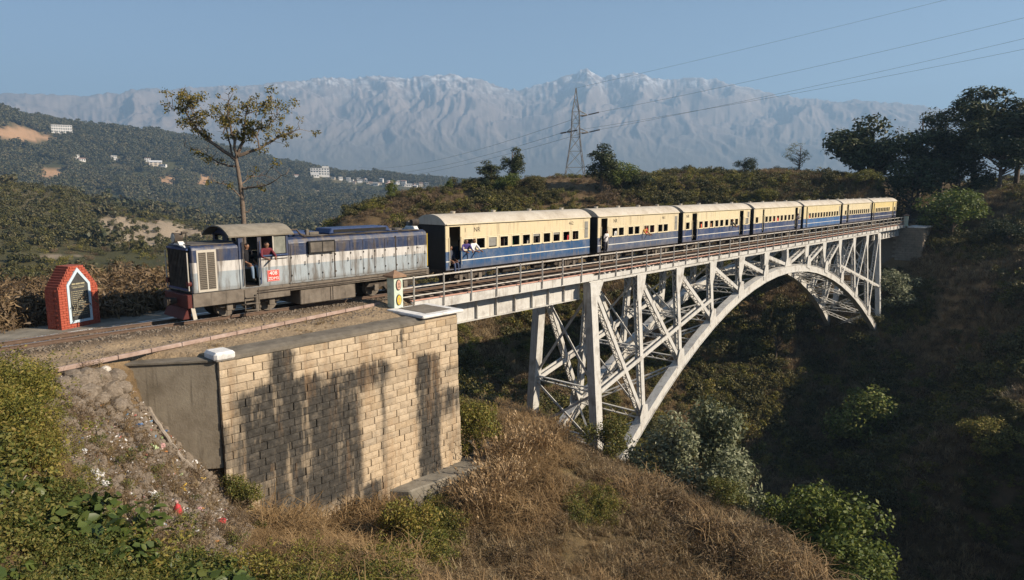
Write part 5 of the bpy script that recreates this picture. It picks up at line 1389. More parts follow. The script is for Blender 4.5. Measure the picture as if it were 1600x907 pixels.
for i in range(30):
    px_ = 542+i*4.3+_hr.uniform(-2, 2); house_at(px_, 281+max(0, (px_-542)*.085)+_hr.uniform(-1.5, 6.5), _hr.uniform(4.5, 9), _hr.uniform(3, 5.5), _hr.choice('aabc'))
# scrub and small trees on the nearer hill at left
x, y, z, d, r = sample(9000, 120, 460, -160, 640, 17, 1.0)
n1 = fbm(x/28, y/28, 4); px, py, _ = project(np.c_[x, y, z])
bare = np.zeros(len(x), bool)
for a, b, rx, ry in ((230, 366, 75, 19), (180, 352, 22, 12), (60, 401, 66, 3)): bare |= ((px-a)/rx)**2+((py-b)/ry)**2 < 1.05+.6*n1
ok = ((~bare)|(r.random(len(x)) < .12))&(r.random(len(x)) < np.clip(.75+n1*1.2, .2, 1))
P = np.c_[x, y, z][ok]; nb = ok.sum(); n1 = n1[ok]
pick = np.where(n1 > .05, r.choice([0, 1, 2, 3], nb, p=[.3, .25, .25, .2]), r.choice([2, 4, 5, 6], nb, p=[.2, .3, .25, .25]))
scatter('hill_scrub', P, ['fory0', 'fory1', 'fory2', 'for0', 'mid0', 'midy0', 'midb0'], pick, np.where(pick < 4, .36, 1.5)*(.55+.8*r.random(nb)), 'olive scrub and small trees on the eroded hill beyond the memorial', 'scrub', .1, 16)
# woods on the distant hills
x, y, z, d, r = sample(17000, 165, 1450, -160, 860, 7, .62)
n1 = fbm(x/60, y/60, 4); px, py, _ = project(np.c_[x, y, z])
bare = np.zeros(len(x), bool)
for hq in HOUSES: bare |= np.hypot(x-hq[0][0], y-hq[0][1]) < hq[1]*.75+5
for hq in HOUSES: bare |= (np.hypot(px-hq[2], (py-hq[3]-7)) < 7)
for a, b, rx, ry in ((20, 208, 42, 9), (55, 216, 38, 5), (80, 272, 22, 8), (230, 366, 75, 19), (180, 352, 22, 12), (262, 283, 14, 6), (318, 283, 12, 6)): bare |= ((px-a)/(rx+3))**2+((py-b-4)/(ry+6))**2 < .9
ok = (~bare)&(r.random(len(x)) < np.clip(.8+n1*.9, .2, 1))
P = np.c_[x, y, z][ok]; nb = ok.sum(); dd_ = d[ok]
pick = np.where(dd_ < 420, r.choice([0, 1, 3, 4, 5], nb, p=[.12, .12, .26, .26, .24]), r.choice([0, 1, 2, 3], nb, p=[.3, .3, .3, .1]))
scatter('distant_woods', P, ['for0', 'for1', 'for2', 'fory0', 'fory1', 'fory2'], pick, (.7+.7*r.random(nb))*np.where(dd_ < 420, .75, 1.45), 'hazy woods covering the hills across the valley', 'woods', .1, 6)

# ------------------------------------------------------------------ single trees
def tree_meshes(kind, seed):
    r = np.random.default_rng(seed); tm = MB(); H = 10.0
    if kind == 'broad': n, c0, rx, rz, rad, nl, ls, asp, sq = 30, 6.4, 3.9, 2.6, (.9, 1.7), 9000, .36, .55, .75
    elif kind == 'round': n, c0, rx, rz, rad, nl, ls, asp, sq = 24, 5.0, 3.6, 3.8, (1.0, 1.7), 4600, .36, .55, .9
    elif kind == 'column': n, c0, rx, rz, rad, nl, ls, asp, sq = 22, 5.8, 1.7, 4.2, (.7, 1.1), 3800, .34, .5, 1.0
    elif kind == 'pine': n, c0, rx, rz, rad, nl, ls, asp, sq = 42, 6.4, 3.0, 3.0, (.7, 1.3), 12000, .34, .32, .6
    elif kind == 'olive': n, c0, rx, rz, rad, nl, ls, asp, sq = 26, 5.2, 2.9, 4.0, (.9, 1.5), 6000, .34, .50, 1.0
    elif kind == 'thin': n, c0, rx, rz, rad, nl, ls, asp, sq = 26, 6.4, 2.6, 3.2, (.5, 1.0), 1500, .26, .4, .9
    v = unit(n, r)*(r.random((n, 1))**.42); cen = v*[rx, rx, rz]+[0, 0, c0]
    if kind == 'pine': cen[:, :2] *= np.clip(1.25-np.abs(cen[:, 2:3]-6.2)/4.2, .35, 1.1)
    if kind in ('olive',): cen[:, :2] *= np.clip(1.35-cen[:, 2:3]/9.5, .3, 1.1)
    rd = rad[0]+(rad[1]-rad[0])*r.random(n)
    top = cen[:, 2].max()
    zt = {'pine': top*.97, 'column': 8.4, 'broad': 5.2, 'round': 4.2, 'olive': 6.5, 'thin': 8.0}[kind]
    bend = r.normal(size=2)*.35; r0 = {'pine': .24, 'broad': .34}.get(kind, .22)
    def trunk(t_): return np.array([bend[0]*math.sin(t_*2.2), bend[1]*math.sin(t_*1.7), -.4+(zt+.4)*t_])
    tm.tube([trunk(k/7) for k in range(8)], [r0*(1-.75*k/7) for k in range(8)], 9)
    for c_, q in zip(cen, rd):
        z0 = min(max(c_[2]-1.2-.6*math.hypot(c_[0], c_[1])*(.2 if kind == 'pine' else .7), 1.5), zt*.98)
        a = trunk((z0+.4)/(zt+.4)); mid = (a+c_)/2+r.normal(size=3)*.25; mid[2] -= .15
        tm.tube([a, mid, c_], [r0*.36, r0*.22, r0*.06], 5)
    return tm.mesh('trunk', smooth=True), leaf_cloud('crown', cen, rd, nl, ls, seed, asp, sq, .35, None, .35)
TREES = {k: [tree_meshes(k, s+len(k)) for s in (1, 2)] for k in ('broad', 'round', 'column', 'pine', 'olive', 'thin')}
for k in TREES.values():
    for a, b in k: a.materials.append(M_BARK); b.materials.append(L_TREE)
tcount = 0
def tree(name, label, cat, kind, px, ptop, pbase, d, mat, wide=1.0, group=None, sink=0.0, trunk=None, wpx=None):
    """tree whose crown top stands at picture row ptop; base on the ground at distance d"""
    global tcount
    tcount += 1
    if d is None:
        h_ = hit(px, pbase, 20, 150); d = math.hypot(h_[0]-CAM[0], h_[1]-CAM[1])
    b = at(px, pbase, d); zb = gz(b[0], b[1])-sink; zt = at(px, ptop, d)[2]; s = max(.05, (zt-zb)/9.6)
    o = thing(name, label, cat, (b[0], b[1], zb), rnd.uniform(0, 6.28), group); k_ = wpx*d*math.cos(px2az(px)-YAW)/FPX/8.2 if wpx else s*wide; o.scale = (k_, k_, s)
    tm, cm = TREES[kind][tcount % 2]
    for nm, me, m_ in (('trunk', tm, trunk or M_BARK), ('crown', cm, mat)):
        q = mk(nm, me, None, o); q.material_slots[0].link = 'OBJECT'; q.material_slots[0].material = m_
    return o
RT = 'trees in the shaded ravine'; GT = 'trees along the ridge'; PT = 'tall trees on the right hillside'
tree('olive_leaved_tree', 'grey green leafy tree growing right beside the arch foot', 'tree', 'olive', 1040, 636, 800, 33.5, L_OLV, 1.0, RT, wpx=160)
tree('olive_leaved_tree', 'taller grey green leafy tree right of the one by the arch foot', 'tree', 'olive', 1112, 618, 820, 35, L_OLV, 1.05, RT, wpx=170)
tree('olive_leaved_tree', 'low grey green tree spreading below the two beside the arch foot', 'tree', 'olive', 1125, 690, 830, 32.5, L_OLV, 1.5, RT, wpx=170)
tree('leafy_tree', 'sunlit green tree at bottom right behind the brown knoll', 'tree', 'round', 1290, 752, 960, 30, L_TREE, .95, RT, wpx=185)
tree('leafy_tree', 'smaller sunlit green tree just left of the one at bottom right', 'tree', 'round', 1215, 738, 900, 32, L_TREE, .9, RT, wpx=125)
tree('leafy_tree', 'low green tree at the bottom edge right of the brown knoll', 'tree', 'round', 1318, 840, 1000, 28, L_TREE, .9, RT, wpx=140)
tree('leafy_tree', 'rounded green tree half way up the shaded far bank', 'tree', 'round', 1335, 580, 700, None, L_TREE, 1.15, RT, wpx=125)
tree('leafy_tree', 'yellow green tree in the dark ravine near the right edge', 'tree', 'round', 1545, 648, 720, None, L_YG, 1.3, RT, wpx=90)
tree('small_tree', 'small slender tree on the lit bank seen under the arch', 'tree', 'broad', 1216, 462, 508, 82, L_MID, 1.0, RT, wpx=46)
tree('small_tree', 'dim little tree in deep shade at lower right', 'tree', 'thin', 1425, 760, 815, None, L_TREE, 1.1, RT)
tree('small_tree', 'thin bare tree on the shaded bank right of the bridge', 'tree', 'thin', 1540, 440, 490, 88, L_TWIG, .8, RT)
tree('grey_bush', 'pale grey bush beside the far end of the arch', 'bush', 'round', 1395, 416, 462, 92, L_OLV, 1.3, RT)
for px_, a, b, d_, k, m_, w_, l in (
    (765, 252, 296, 98, 'column', L_DTREE, 2.1, 'small dark tree left of the leafy column tree on the ridge'), (800, 230, 298, 99, 'column', L_DTREE, 1.5, 'slender leafy column tree on the ridge left of the pylon'),
    (788, 266, 303, 96, 'round', L_TREE, 2.0, 'yellow green bushy tree below the slender column tree'), (836, 272, 305, 97, 'round', L_MID, 1.4, 'low round bush between the column tree and the pylon'),
    (940, 226, 304, 100, 'column', L_DTREE, 1.75, 'dark tree with narrow top just right of the pylon'), (970, 248, 304, 101, 'round', L_TREE, 1.3, 'green rounded tree second to the right of the pylon'),
    (997, 262, 303, 102, 'round', L_DTREE, 1.5, 'low dark tree third to the right of the pylon'), (1073, 257, 292, 125, 'round', L_DTREE, 1.2, 'small far dome of a tree above the second coach'),
    (1163, 241, 290, 114, 'round', L_DTREE, 1.25, 'dense rounded dark tree alone on the skyline'), (1246, 225, 288, 116, 'thin', L_OLV, 1.6, 'airy grey tree on the skyline right of the dense rounded one'),
    (612, 282, 326, 92, 'column', L_TREE, 1.3, 'little tree on the left shoulder of the ridge'), (702, 279, 305, 96, 'column', L_TREE, 1.5, 'small conical tree on the ridge crest above the first coach'), (757, 276, 300, 95, 'round', L_DTREE, 1.3, 'low dark bush at the foot of the ridge trees'),
    (1195, 292, 325, 103, 'round', L_YG, 1.5, 'light green leafy bush above the fourth coach'), (880, 300, 325, 95, 'thin', L_TWIG, 1.5, 'tangled brown shrub below the pylon'), (950, 290, 326, 95, 'thin', L_TWIG, 1.7, 'tangled bare shrub above the gap between the first two coaches'),
    (1310, 264, 296, 110, 'round', L_MID, 1.9, 'dark bushy thicket right of the airy grey tree'), (1350, 262, 304, 108, 'round', L_YG, 1.7, 'yellow green thicket at the right end of the ridge')):
    tree('ridge_tree', l, 'tree', k, px_, a, b, d_, m_, w_, GT)
for px_, a, b, d_, k, m_, w_, l in (
    (1372, 182, 296, 121, 'broad', L_DTREE, 1.15, 'broad dark tree with wide crown, leftmost of the tall right hand trees'), (1436, 178, 300, 127, 'thin', L_DTREE, 1.1, 'thin grey half bare tree between the broad tree and the tall pines'),
    (1524, 136, 306, 120, 'pine', L_PINE, 1.35, 'tallest pine with flat spreading crown on the right hillside'), (1468, 196, 302, 126, 'pine', L_PINE, 1.3, 'shorter pine left of the tallest pine'),
    (1585, 160, 306, 122, 'pine', L_PINE, 1.3, 'tall pine at the right edge of the picture'), (1560, 205, 308, 114, 'broad', L_DTREE, 1.2, 'dark leafy tree under the tall pines at right'),
    (1500, 225, 306, 116, 'round', L_DTREE, 1.3, 'rounded dark tree in front of the tallest pine trunk'), (1420, 232, 300, 116, 'round', L_DTREE, 1.2, 'dense dark tree under the thin grey one'), (1625, 150, 306, 118, 'pine', L_PINE, 1.4, 'pine cut off by the right picture edge'),
    (1486, 288, 335, 103, 'round', L_TREE, 1.5, 'sunlit light green bush in front of the pines'), (1575, 335, 382, 98, 'round', L_DTREE, 1.6, 'dark shrub on the grassy right hillside'), (1530, 352, 392, 98, 'round', L_MID, 1.6, 'olive shrub left of the dark one on the right hillside')):
    tree('hillside_tree', l, 'tree', k, px_, a, b, d_, m_, w_, PT)
# shrubs near the abutment
tree('shrub', 'small leafy shrub growing against the foot of the stained stone wall', 'shrub', 'round', 388, 728, 812, 20.3, L_GRN, 1.05, 'shrubs near the abutment')
tree('shrub', 'green bush tucked against the right end of the stone wall', 'shrub', 'round', 742, 622, 712, 27.0, L_YG, .85, 'shrubs near the abutment')
tree('shrub', 'tiny yellow green sprig on the concrete ledge', 'shrub', 'round', 638, 752, 778, 21.0, L_YG, .9, 'shrubs near the abutment')
tree('shrub', 'dull green shrub at the right rim of the brown knoll', 'shrub', 'round', 1130, 745, 800, 28.0, L_GRN, 1.3, 'shrubs near the abutment')
tree('shrub', 'leafy shrub behind the arch foot', 'shrub', 'round', 945, 640, 720, 33.0, L_GRN, 1.0, 'shrubs near the abutment')
# plume grass by the wall end
pm = [blades('blades', 230, 2.0, 1.0, .018, .28, 200+k, L_PLUME, 60) for k in range(3)]
for k, (px_, py_, d_, l) in enumerate(((772, 705, 26.5, 'leftmost clump of tall straw plume grass beside the stone wall'), (812, 712, 27.3, 'middle clump of tall straw plume grass beside the bridge tower'), (846, 715, 28.0, 'clump of plume grass closest to the bridge tower leg'), (792, 760, 24.8, 'lower clump of straw plume grass below the concrete ledge'), (760, 790, 23.3, 'drooping clump of plume grass at the edge of the brown knoll'))):
    b = at(px_, py_, d_); t_ = thing('plume_grass', l, 'grass clump', (b[0], b[1], gz(b[0], b[1])-.05), k*1.3, 'clumps of plume grass'); t_.scale = (1.0, 1.0, 1.0 if k < 3 else .8)
    mk('blades', pm[k % 3], None, t_)

# ------------------------------------------------------------------ the sparse tree behind the locomotive
TB = at(381, 352, 37); TB[2] = gz(TB[0], TB[1]); RH = RGT; FH = np.array([FWD[0], FWD[1], 0]); FH /= np.linalg.norm(FH)
SCL = 37*math.cos(px2az(381)-YAW)/FPX*.2757*.90
st_ = thing('sparse_tree', 'tall sparse tree with pale trunk and thin yellowing leaves behind the locomotive', 'tree', tuple(TB))
b0 = at(378, 345, 37)
r = np.random.default_rng(21)
def tp(cx_, cy_, dep=0.0):
    """crop sketch units to the tree's own space"""
    return (RH*(cx_-497)+np.array([0, 0, 1])*(860-cy_))*SCL*1.0+FH*dep+np.array([0, 0, b0[2]-TB[2]])
tk = MB().tube([np.array([0, 0, -.3])+RH*.0, tp(497, 860), tp(495, 700), tp(482, 560), tp(472, 480)], [.16, .12, .11, .095, .08], 10)
BR = [([(472, 480), (330, 380), (260, 310), (200, 200), (250, 150)], .10, -.6, 1), ([(472, 470), (510, 380), (530, 250), (550, 140)], .10, .3, 1), ([(488, 465), (620, 410), (740, 330), (840, 290)], .09, .9, 1),
      ([(465, 525), (380, 515), (270, 455), (130, 400)], .06, .5, .25), ([(500, 655), (560, 660), (660, 640), (800, 575)], .075, -.5, .12), ([(480, 640), (540, 590), (620, 570)], .045, .8, .2),
      ([(495, 720), (450, 650), (370, 620)], .04, -.8, .12), ([(472, 480), (480, 350), (470, 230), (500, 110)], .08, -1.0, 1), ([(450, 455), (400, 330), (330, 190)], .06, 1.2, 1), ([(528, 300), (600, 310), (700, 290), (790, 200)], .055, -.7, .9),
      ([(200, 200), (130, 170), (85, 180)], .03, .2, 1), ([(260, 310), (190, 300), (170, 240)], .03, .6, 1), ([(620, 410), (600, 330), (660, 160)], .045, .4, 1), ([(330, 380), (260, 250), (240, 120)], .04, -.9, 1),
      ([(540, 210), (620, 180), (680, 120)], .03, .5, 1), ([(500, 815), (545, 785), (550, 760)], .05, .2, 0), ([(490, 840), (455, 845), (430, 805)], .05, .1, 0), ([(400, 330), (430, 220), (440, 140)], .03, .1, 1)]
cen, rad = [], []
for pts, r0, dep, lf in BR:
    n = len(pts); Q = [tp(a, b, dep*k/(n-1)) for k, (a, b) in enumerate(pts)]
    # smooth the polyline
    S_ = []
    for k in range(n-1):
        for e in range(4): S_.append(Q[k]*(1-e/4)+Q[k+1]*e/4+r.normal(size=3)*.025)
    S_.append(Q[-1]); m_ = len(S_)
    tk.tube(S_, [r0*(1-.85*k/(m_-1)) for k in range(m_)], 6)
    for k in range(1, m_):
        if lf and k/m_ > .3:
            for e in range(2):
                tip = S_[k]+r.normal(size=3)*[.34, .34, .28]*(.6+.4*k/m_); tip[2] += .15
                tk.tube([S_[k], (S_[k]+tip)/2+r.normal(size=3)*.06, tip], [.016, .011, .005], 4, False)
                if r.random() < lf*.9: cen.append(tip); rad.append(.20+.18*r.random())
tk.build('trunk', M_PALEBARK, st_, smooth=True)
lm = leaf_cloud('crown', cen, rad, 5600, .13, 5, .5, .8, .2, L_AUT, .1); mk('crown', lm, None, st_)
# ------------------------------------------------------------------ pylons and power lines
M_PYL = mixed('galvanised_pylon_steel', [(.20, .19, .18), (.30, .285, .27)], 3, .6, metal=.3)
M_INS = mixed('dark_insulator', [(.03, .022, .02), (.06, .045, .04)], 5, .4)
M_WIRE = mixed('dull_power_wire', [(.06, .06, .065), (.10, .10, .10)], 2, .6)
PD = 150.0
pb = at(898, 290, PD); pz = gz(pb[0], pb[1]); zt_ = at(898, 138, PD)[2]; PH = zt_-pz
k1 = PD*math.cos(px2az(898)-YAW)/FPX
py_ = thing('power_pylon', 'lattice steel power pylon standing on the ridge behind the coaches', 'pylon', (pb[0], pb[1], pz), YAW-math.pi/2, 'power pylons')
lev = [(0, 2.9), (.16, 2.35), (.32, 1.8), (.46, 1.3), (.58, .95), (.70, .82), (.80, .74), (.90, .32), (1.0, .06)]
for sx, sy in ((-1, -1), (1, -1), (1, 1), (-1, 1)):
    m_ = MB()
    for (f0, w0), (f1, w1) in zip(lev[:-1], lev[1:]): m_.beam((sx*w0, sy*w0, f0*PH), (sx*w1, sy*w1, f1*PH), .14, .14, (1, 0, 0))
    m_.build('leg', M_PYL, py_)
for (f0, w0), (f1, w1) in zip(lev[:-1], lev[1:]):
    m_ = MB()
    for a in range(4):
        c_ = [(-1, -1), (1, -1), (1, 1), (-1, 1)]; p_, q_ = c_[a], c_[(a+1) % 4]
        m_.beam((p_[0]*w0, p_[1]*w0, f0*PH), (q_[0]*w1, q_[1]*w1, f1*PH), .065, .065, (0, 0, 1)); m_.beam((q_[0]*w0, q_[1]*w0, f0*PH), (p_[0]*w1, p_[1]*w1, f1*PH), .065, .065, (0, 0, 1))
        m_.beam((p_[0]*w1, p_[1]*w1, f1*PH), (q_[0]*w1, q_[1]*w1, f1*PH), .065, .065, (0, 0, 1))
    m_.build('lattice_panel', M_PYL, py_)
arms = []
for prow, ptip, sgn in ((180, 916, 1), (207, 884, -1), (207, 918, 1)):
    z = at(898, prow, PD)[2]-pz; xt = (ptip-898)*k1
    m_ = MB()
    for yy in (-.7, .7):
        m_.beam((sgn*.75, yy, z+.9), (xt, 0, z), .10, .10, (0, 0, 1)); m_.beam((sgn*.75, yy, z-.1), (xt, 0, z), .10, .10, (0, 0, 1))
    for e in (.35, .7): m_.beam((sgn*.75+(xt-sgn*.75)*e, -.7*(1-e), z-.1*(1-e)), (sgn*.75+(xt-sgn*.75)*e, .7*(1-e), z+.9*(1-e)), .07, .07)
    m_.build('cross_arm', M_PYL, py_); arms.append((xt, z))
right_dir = Vector(RH[:]); 
def pyl_world(xt, z, base, rz): return Vector((base[0]+math.cos(rz)*xt, base[1]+math.sin(rz)*xt, base[2]+z))
rz_ = YAW-math.pi/2
P2 = at(2100, 330, 150); P2[2] = gz(P2[0], P2[1])
p2 = copy_tree(py_, tuple(P2), rz_, None, 'nearer lattice power pylon outside the right edge of the picture'); p2.scale = (1, 1, 1.02)
ends = [(2095, -97, 0), (2080, -24, 1), (2096, -61, 2)]
def wire(a, b, sag, label, r=.02):
    n = 28; pts = [Vector(a).lerp(Vector(b), k/n)+Vector((0, 0, -sag*4*(k/n)*(1-k/n))) for k in range(n+1)]
    o = MB().tube([q-pts[0] for q in pts], r, 5).build('power_line', M_WIRE); o.location = pts[0]
    return tag(o, label, 'power line', 'power lines')
lbl = ['power line from the upper right arm of the pylon to the right edge', 'power line from the left arm of the pylon to the right edge', 'power line from the lower right arm of the pylon to the right edge']
lbl2 = ['faint power line from the upper arm of the pylon down to the left', 'faint power line from the left arm of the pylon down to the left', 'faint power line from the lower right arm of the pylon down to the left']
for (epx, epy, k), (xt, z) in zip(ends, [arms[0], arms[1], arms[2]]):
    tip = pyl_world(xt, z, (pb[0], pb[1], pz), rz_)
    e = Vector(at(epx, epy, 150)); w_ = (e-tip).normalized()
    ins = MB()
    for q in range(9): ins.tube([tip-tip+w_*(.25+q*.27), w_*(.25+q*.27+.16)], [.17, .12], 8)
    l2 = Vector(at(560-20*k, 262+9*k, 420)); w2 = (l2-tip).normalized()
    inb = MB()
    for q in range(9): inb.tube([w2*(.25+q*.27), w2*(.25+q*.27+.16)], [.17, .12], 8)
    for nm, i_ in (('insulator_string', ins), ('insulator_string', inb)):
        o = i_.build(nm, M_INS); o.location = tip; o.parent = py_; o.matrix_parent_inverse = (Matrix.Translation((pb[0], pb[1], pz)) @ Matrix.Rotation(rz_, 4, 'Z')).inverted()
    wire(tip+w_*2.7, e, 1.0, lbl[k]); wire(tip+w2*2.7, l2, 4.0, lbl2[k], .028)
wire(pyl_world(0, PH, (pb[0], pb[1], pz), rz_), at(2100, -160, 150), .6, 'thin earth wire from the pylon tip to the upper right', .018)

# ------------------------------------------------------------------ houses on the far slopes
M_HW = [mixed('whitewashed_wall', [(.55, .53, .50), (.72, .70, .67)], .3, .9), mixed('cream_wall', [(.48, .40, .31), (.60, .52, .42)], .3, .9), mixed('pink_plaster_wall', [(.46, .33, .29), (.58, .44, .39)], .3, .9)]
M_HR = [mixed('grey_flat_roof', [(.22, .21, .20), (.32, .31, .29)], .4, .9), mixed('rusty_tin_roof', [(.22, .12, .09), (.30, .19, .15)], .4, .8), mixed('pale_tin_roof', [(.45, .44, .43), (.58, .57, .56)], .4, .6)]
M_HWIN = mixed('dark_house_window', [(.03, .035, .045), (.06, .065, .075)], .6, .3)
def house(i, g_, w_, px_, py2, dp, h_, kind):
    az = math.atan2(g_[1]-CAM[1], g_[0]-CAM[0]); rz = az-math.pi/2+(0 if kind in ('long', 'big') else rnd.uniform(-.5, .5))
    lab = {'long': 'long white three storey building on the wooded hill at upper left', 'big': 'large white flat roofed building at the left end of the village', 'low': 'low pale shed just below the large white building'}.get(kind)
    cnm = {'a': 'white', 'b': 'cream', 'c': 'pinkish'}.get(kind, 'white')
    if lab is None:
        rf_ = ('flat ' if i % 2 else 'gabled ')+('grey', 'rusty', 'pale')[i % 3]+' roof'
        lab = ('small %s house with %s among the trees on the far left slope' % (cnm, rf_)) if px_ < 330 else ('small %s house with %s in the %s part of the hazy village' % (cnm, rf_, 'left' if px_ < 585 else 'middle' if px_ < 630 else 'right'))
        if kind == 'c' and px_ < 330: pass
    o = thing('house', lab, 'house', (g_[0], g_[1], g_[2]-.6), rz, None if kind in ('long', 'big', 'low') else ('houses on the left slope' if px_ < 330 else 'houses of the distant village'))
    wm = M_HW[{'a': 0, 'b': 1, 'c': 2}.get(kind, 0)]
    MB().box(-w_/2, w_/2, -dp/2, dp/2, -3, h_).build('wall', wm, o)
    rm = M_HR[i % 3] if kind not in ('long', 'big') else M_HR[0]
    if kind in ('long', 'big') or i % 2: MB().box(-w_/2-.3, w_/2+.3, -dp/2-.3, dp/2+.3, h_+.003, h_+.45).build('roof', rm, o)
    else: MB().prism([(-dp/2-.5, h_+.003), (dp/2+.5, h_+.003), (0, h_+dp*.28)], 'x', -w_/2-.4, w_/2+.4).build('roof', rm, o)
    fl = {'long': 3, 'big': 3}.get(kind, 1 if h_ < 4.5 else 2); nw = {'long': 9, 'big': 7}.get(kind, 2 if w_ < 7 else 3)
    for f_ in range(fl):
        for q in range(nw):
            xc = -w_/2+w_*(q+.5)/nw; zc_ = h_*(f_+.55)/fl; hw = w_/nw*.27; hh = h_/fl*.24
            MB().box(xc-hw, xc+hw, -dp/2-.12, -dp/2-.002, zc_-hh, zc_+hh).build('window', M_HWIN, o)
    if kind == 'big':
        MB().box(w_*.12, w_/2-.5, -dp/2+.4, dp/2-.5, h_+.46, h_+3.0).build('roof_room', wm, o)
        for f_ in range(1, 3): MB().box(-w_/2+.3, w_*.08, -dp/2-1.2, -dp/2-.002, h_*f_/3-.25, h_*f_/3).build('balcony', M_HR[2], o)
for i, hq in enumerate(HOUSES): house(i, *hq)

# ------------------------------------------------------------------ rubble, boulders and litter below the wing wall
def blob(name, seed, sub=2, flat=(1, 1, .7), amp=.3, freq=1.6):
    bm = bmesh.new(); bmesh.ops.create_icosphere(bm, subdivisions=sub, radius=1.0)
    for v in bm.verts:
        n_ = mnoise.noise(v.co*freq+Vector((seed*7.3, seed*3.1, 0)))
        v.co = Vector((v.co.x*flat[0], v.co.y*flat[1], v.co.z*flat[2]))*(1+amp*n_)
    me = bpy.data.meshes.new(name); bm.to_mesh(me); bm.free(); return me
M_ROCK = mixed('river_boulder', [(.10, .078, .058), (.18, .145, .11), (.27, .225, .18)], 5, .9, .5, 20)
M_PALEROCK = mixed('pale_quartz_stone', [(.42, .38, .33), (.58, .54, .48)], 5, .85, .4, 20)
rocks = [blob('boulder', k, 2, (1, .85, .7), .28, 1.3) for k in range(4)]
for q in rocks: q.materials.append(M_ROCK)
r = random.Random(31); nrk = 0
for i in range(64):
    px_ = r.uniform(96, 205); lo_ = 590 if px_ < 180 else 600; py2 = lo_+abs(r.gauss(0, 1))*42
    if py2 > 700 or px_ > 190-(py2-600)*.1+10: continue
    g_ = hit(px_, py2, 10, 30); s_ = r.uniform(.14, .27)*(1.25 if py2 < 640 else .8)
    o = bpy.data.objects.new('boulder', rocks[i % 4]); o.location = (g_[0], g_[1], g_[2]+s_*.25); o.scale = (s_, s_*r.uniform(.8, 1.2), s_*r.uniform(.8, 1.1)); o.rotation_euler = (r.uniform(-.4, .4), r.uniform(-.4, .4), r.uniform(0, 6.28)); COL.objects.link(o)
    tag(o, '%s boulder in the %s of the pile left of the wing wall' % ('large rounded' if s_ > .24 else 'mid sized rounded' if s_ > .17 else 'small rounded', 'top row' if py2 < 605 else 'upper part' if py2 < 630 else 'lower part'), 'boulder', 'boulders piled below the kerb'); nrk += 1
for px_, py2, s_, l in ((165, 583, .17, 'pale white stone at the top of the boulder pile'), (118, 590, .15, 'pale flat stone at the left end of the boulder pile')):
    g_ = hit(px_, py2, 10, 30); o = mk('stone_block', blob('stone_block', int(px_), 2, (1, .8, .6), .25), M_PALEROCK, None, (g_[0], g_[1], g_[2]+.08), (0, .2, 1), s_); tag(o, l, 'stone')
g_ = hit(1511, 372, 60, 120); o = mk('boulder', blob('boulder', 77, 3, (1.3, 1, .7), .3), M_PALEROCK, None, (g_[0], g_[1], g_[2]+.2), None, 1.0); tag(o, 'large pale boulder lying on the grassy slope right of the bridge end', 'boulder')
PROTO['rub0'] = bpy.data.objects.new('proto_rub0', rocks[0]); PROTO['rub1'] = bpy.data.objects.new('proto_rub1', rocks[1])
def scrap_mat():
    t = N('mixed_litter_scraps'); f = t.n('ShaderNodeObjectInfo').outputs['Random']
    c = t.ramp(f, [(0, (.62, .60, .58)), (.22, (.30, .22, .17)), (.38, (.58, .50, .42)), (.5, (.45, .16, .13)), (.56, (.62, .60, .60)), (.66, (.10, .20, .32)), (.71, (.50, .36, .12)), (.77, (.40, .28, .26)), (.86, (.18, .24, .10)), (.92, (.66, .63, .60))], 'CONSTANT')
    return t.done(c, .6)
M_SCRAP = scrap_mat()
for k in range(3):
    me = blob('scrap', 40+k, 1, (1, .6, .35), .8, 2.4); me.materials.append(M_SCRAP); PROTO[f'scr{k}'] = bpy.data.objects.new(f'proto_scr{k}', me)
PX_, PY_ = [], []
rr_ = np.random.default_rng(8); X_ = rr_.uniform(3.0, 11.5, 14000); Y_ = rr_.uniform(-11, -3.0, 14000); Z_ = height(X_, Y_); q1, q2, _ = project(np.c_[X_, Y_, Z_])
ge = np.interp(q2, [520, 600, 650, 690, 750, 800, 850, 907, 1000], [35, 65, 90, 105, 135, 165, 190, 360, 480])-10
le = np.interp(q2, [560, 600, 700, 760, 800, 830, 850, 907], [190, 200, 290, 370, 460, 460, 440, 400])
ok = (q1 > ge)&(q1 < le)&(q2 > 580)&(poly_sd(X_, Y_, BENCH) > .2)&~((X_ > 8.3)&(Y_ > -4.5))
P = np.c_[X_, Y_, Z_+.02][ok]; nb = ok.sum(); pk = rr_.choice(5, nb, p=[.30, .30, .14, .13, .13])
scatter('rubble', P, ['rub0', 'rub1', 'scr0', 'scr1', 'scr2'], pk, np.where(pk < 2, .03+.09*rr_.random(nb)**2.5, .02+.05*rr_.random(nb)**2), 'rubble and scraps of litter strewn down the slope below the wing wall', 'rubble', .5, 9)
rb = np.random.default_rng(12); X_ = rb.uniform(-4, 17.5, 9000); Y_ = rb.uniform(-2.6, 1.5, 9000); Z_ = height(X_, Y_)
ok = (poly_sd(X_, Y_, BENCH) < -.1)&(np.abs(np.abs(Y_)-.405) > .09)&((np.abs(Y_) < 1.2)|(rb.random(9000) < .55))
scatter('ballast', np.c_[X_, Y_, Z_][ok], ['rub0', 'rub1'], rb.choice(2, ok.sum()), .018+.035*rb.random(ok.sum())**2, 'loose stone ballast around the rails in front of the locomotive', 'ballast', .8, 13)
bags = [blob('bag', 60+k, 3, (1, .8, .55), .75, 2.2) for k in range(4)]
CLR = {'white': (.70, .69, .68), 'pale pink': (.60, .36, .34), 'yellow': (.62, .42, .08), 'red': (.55, .05, .06), 'blue': (.10, .18, .34), 'pale green': (.45, .52, .30), 'orange': (.60, .25, .07)}
MCL = {k: mixed('crumpled_plastic', [tuple(q*.75 for q in v), v], 9, .45, .3, 20) for k, v in CLR.items()}
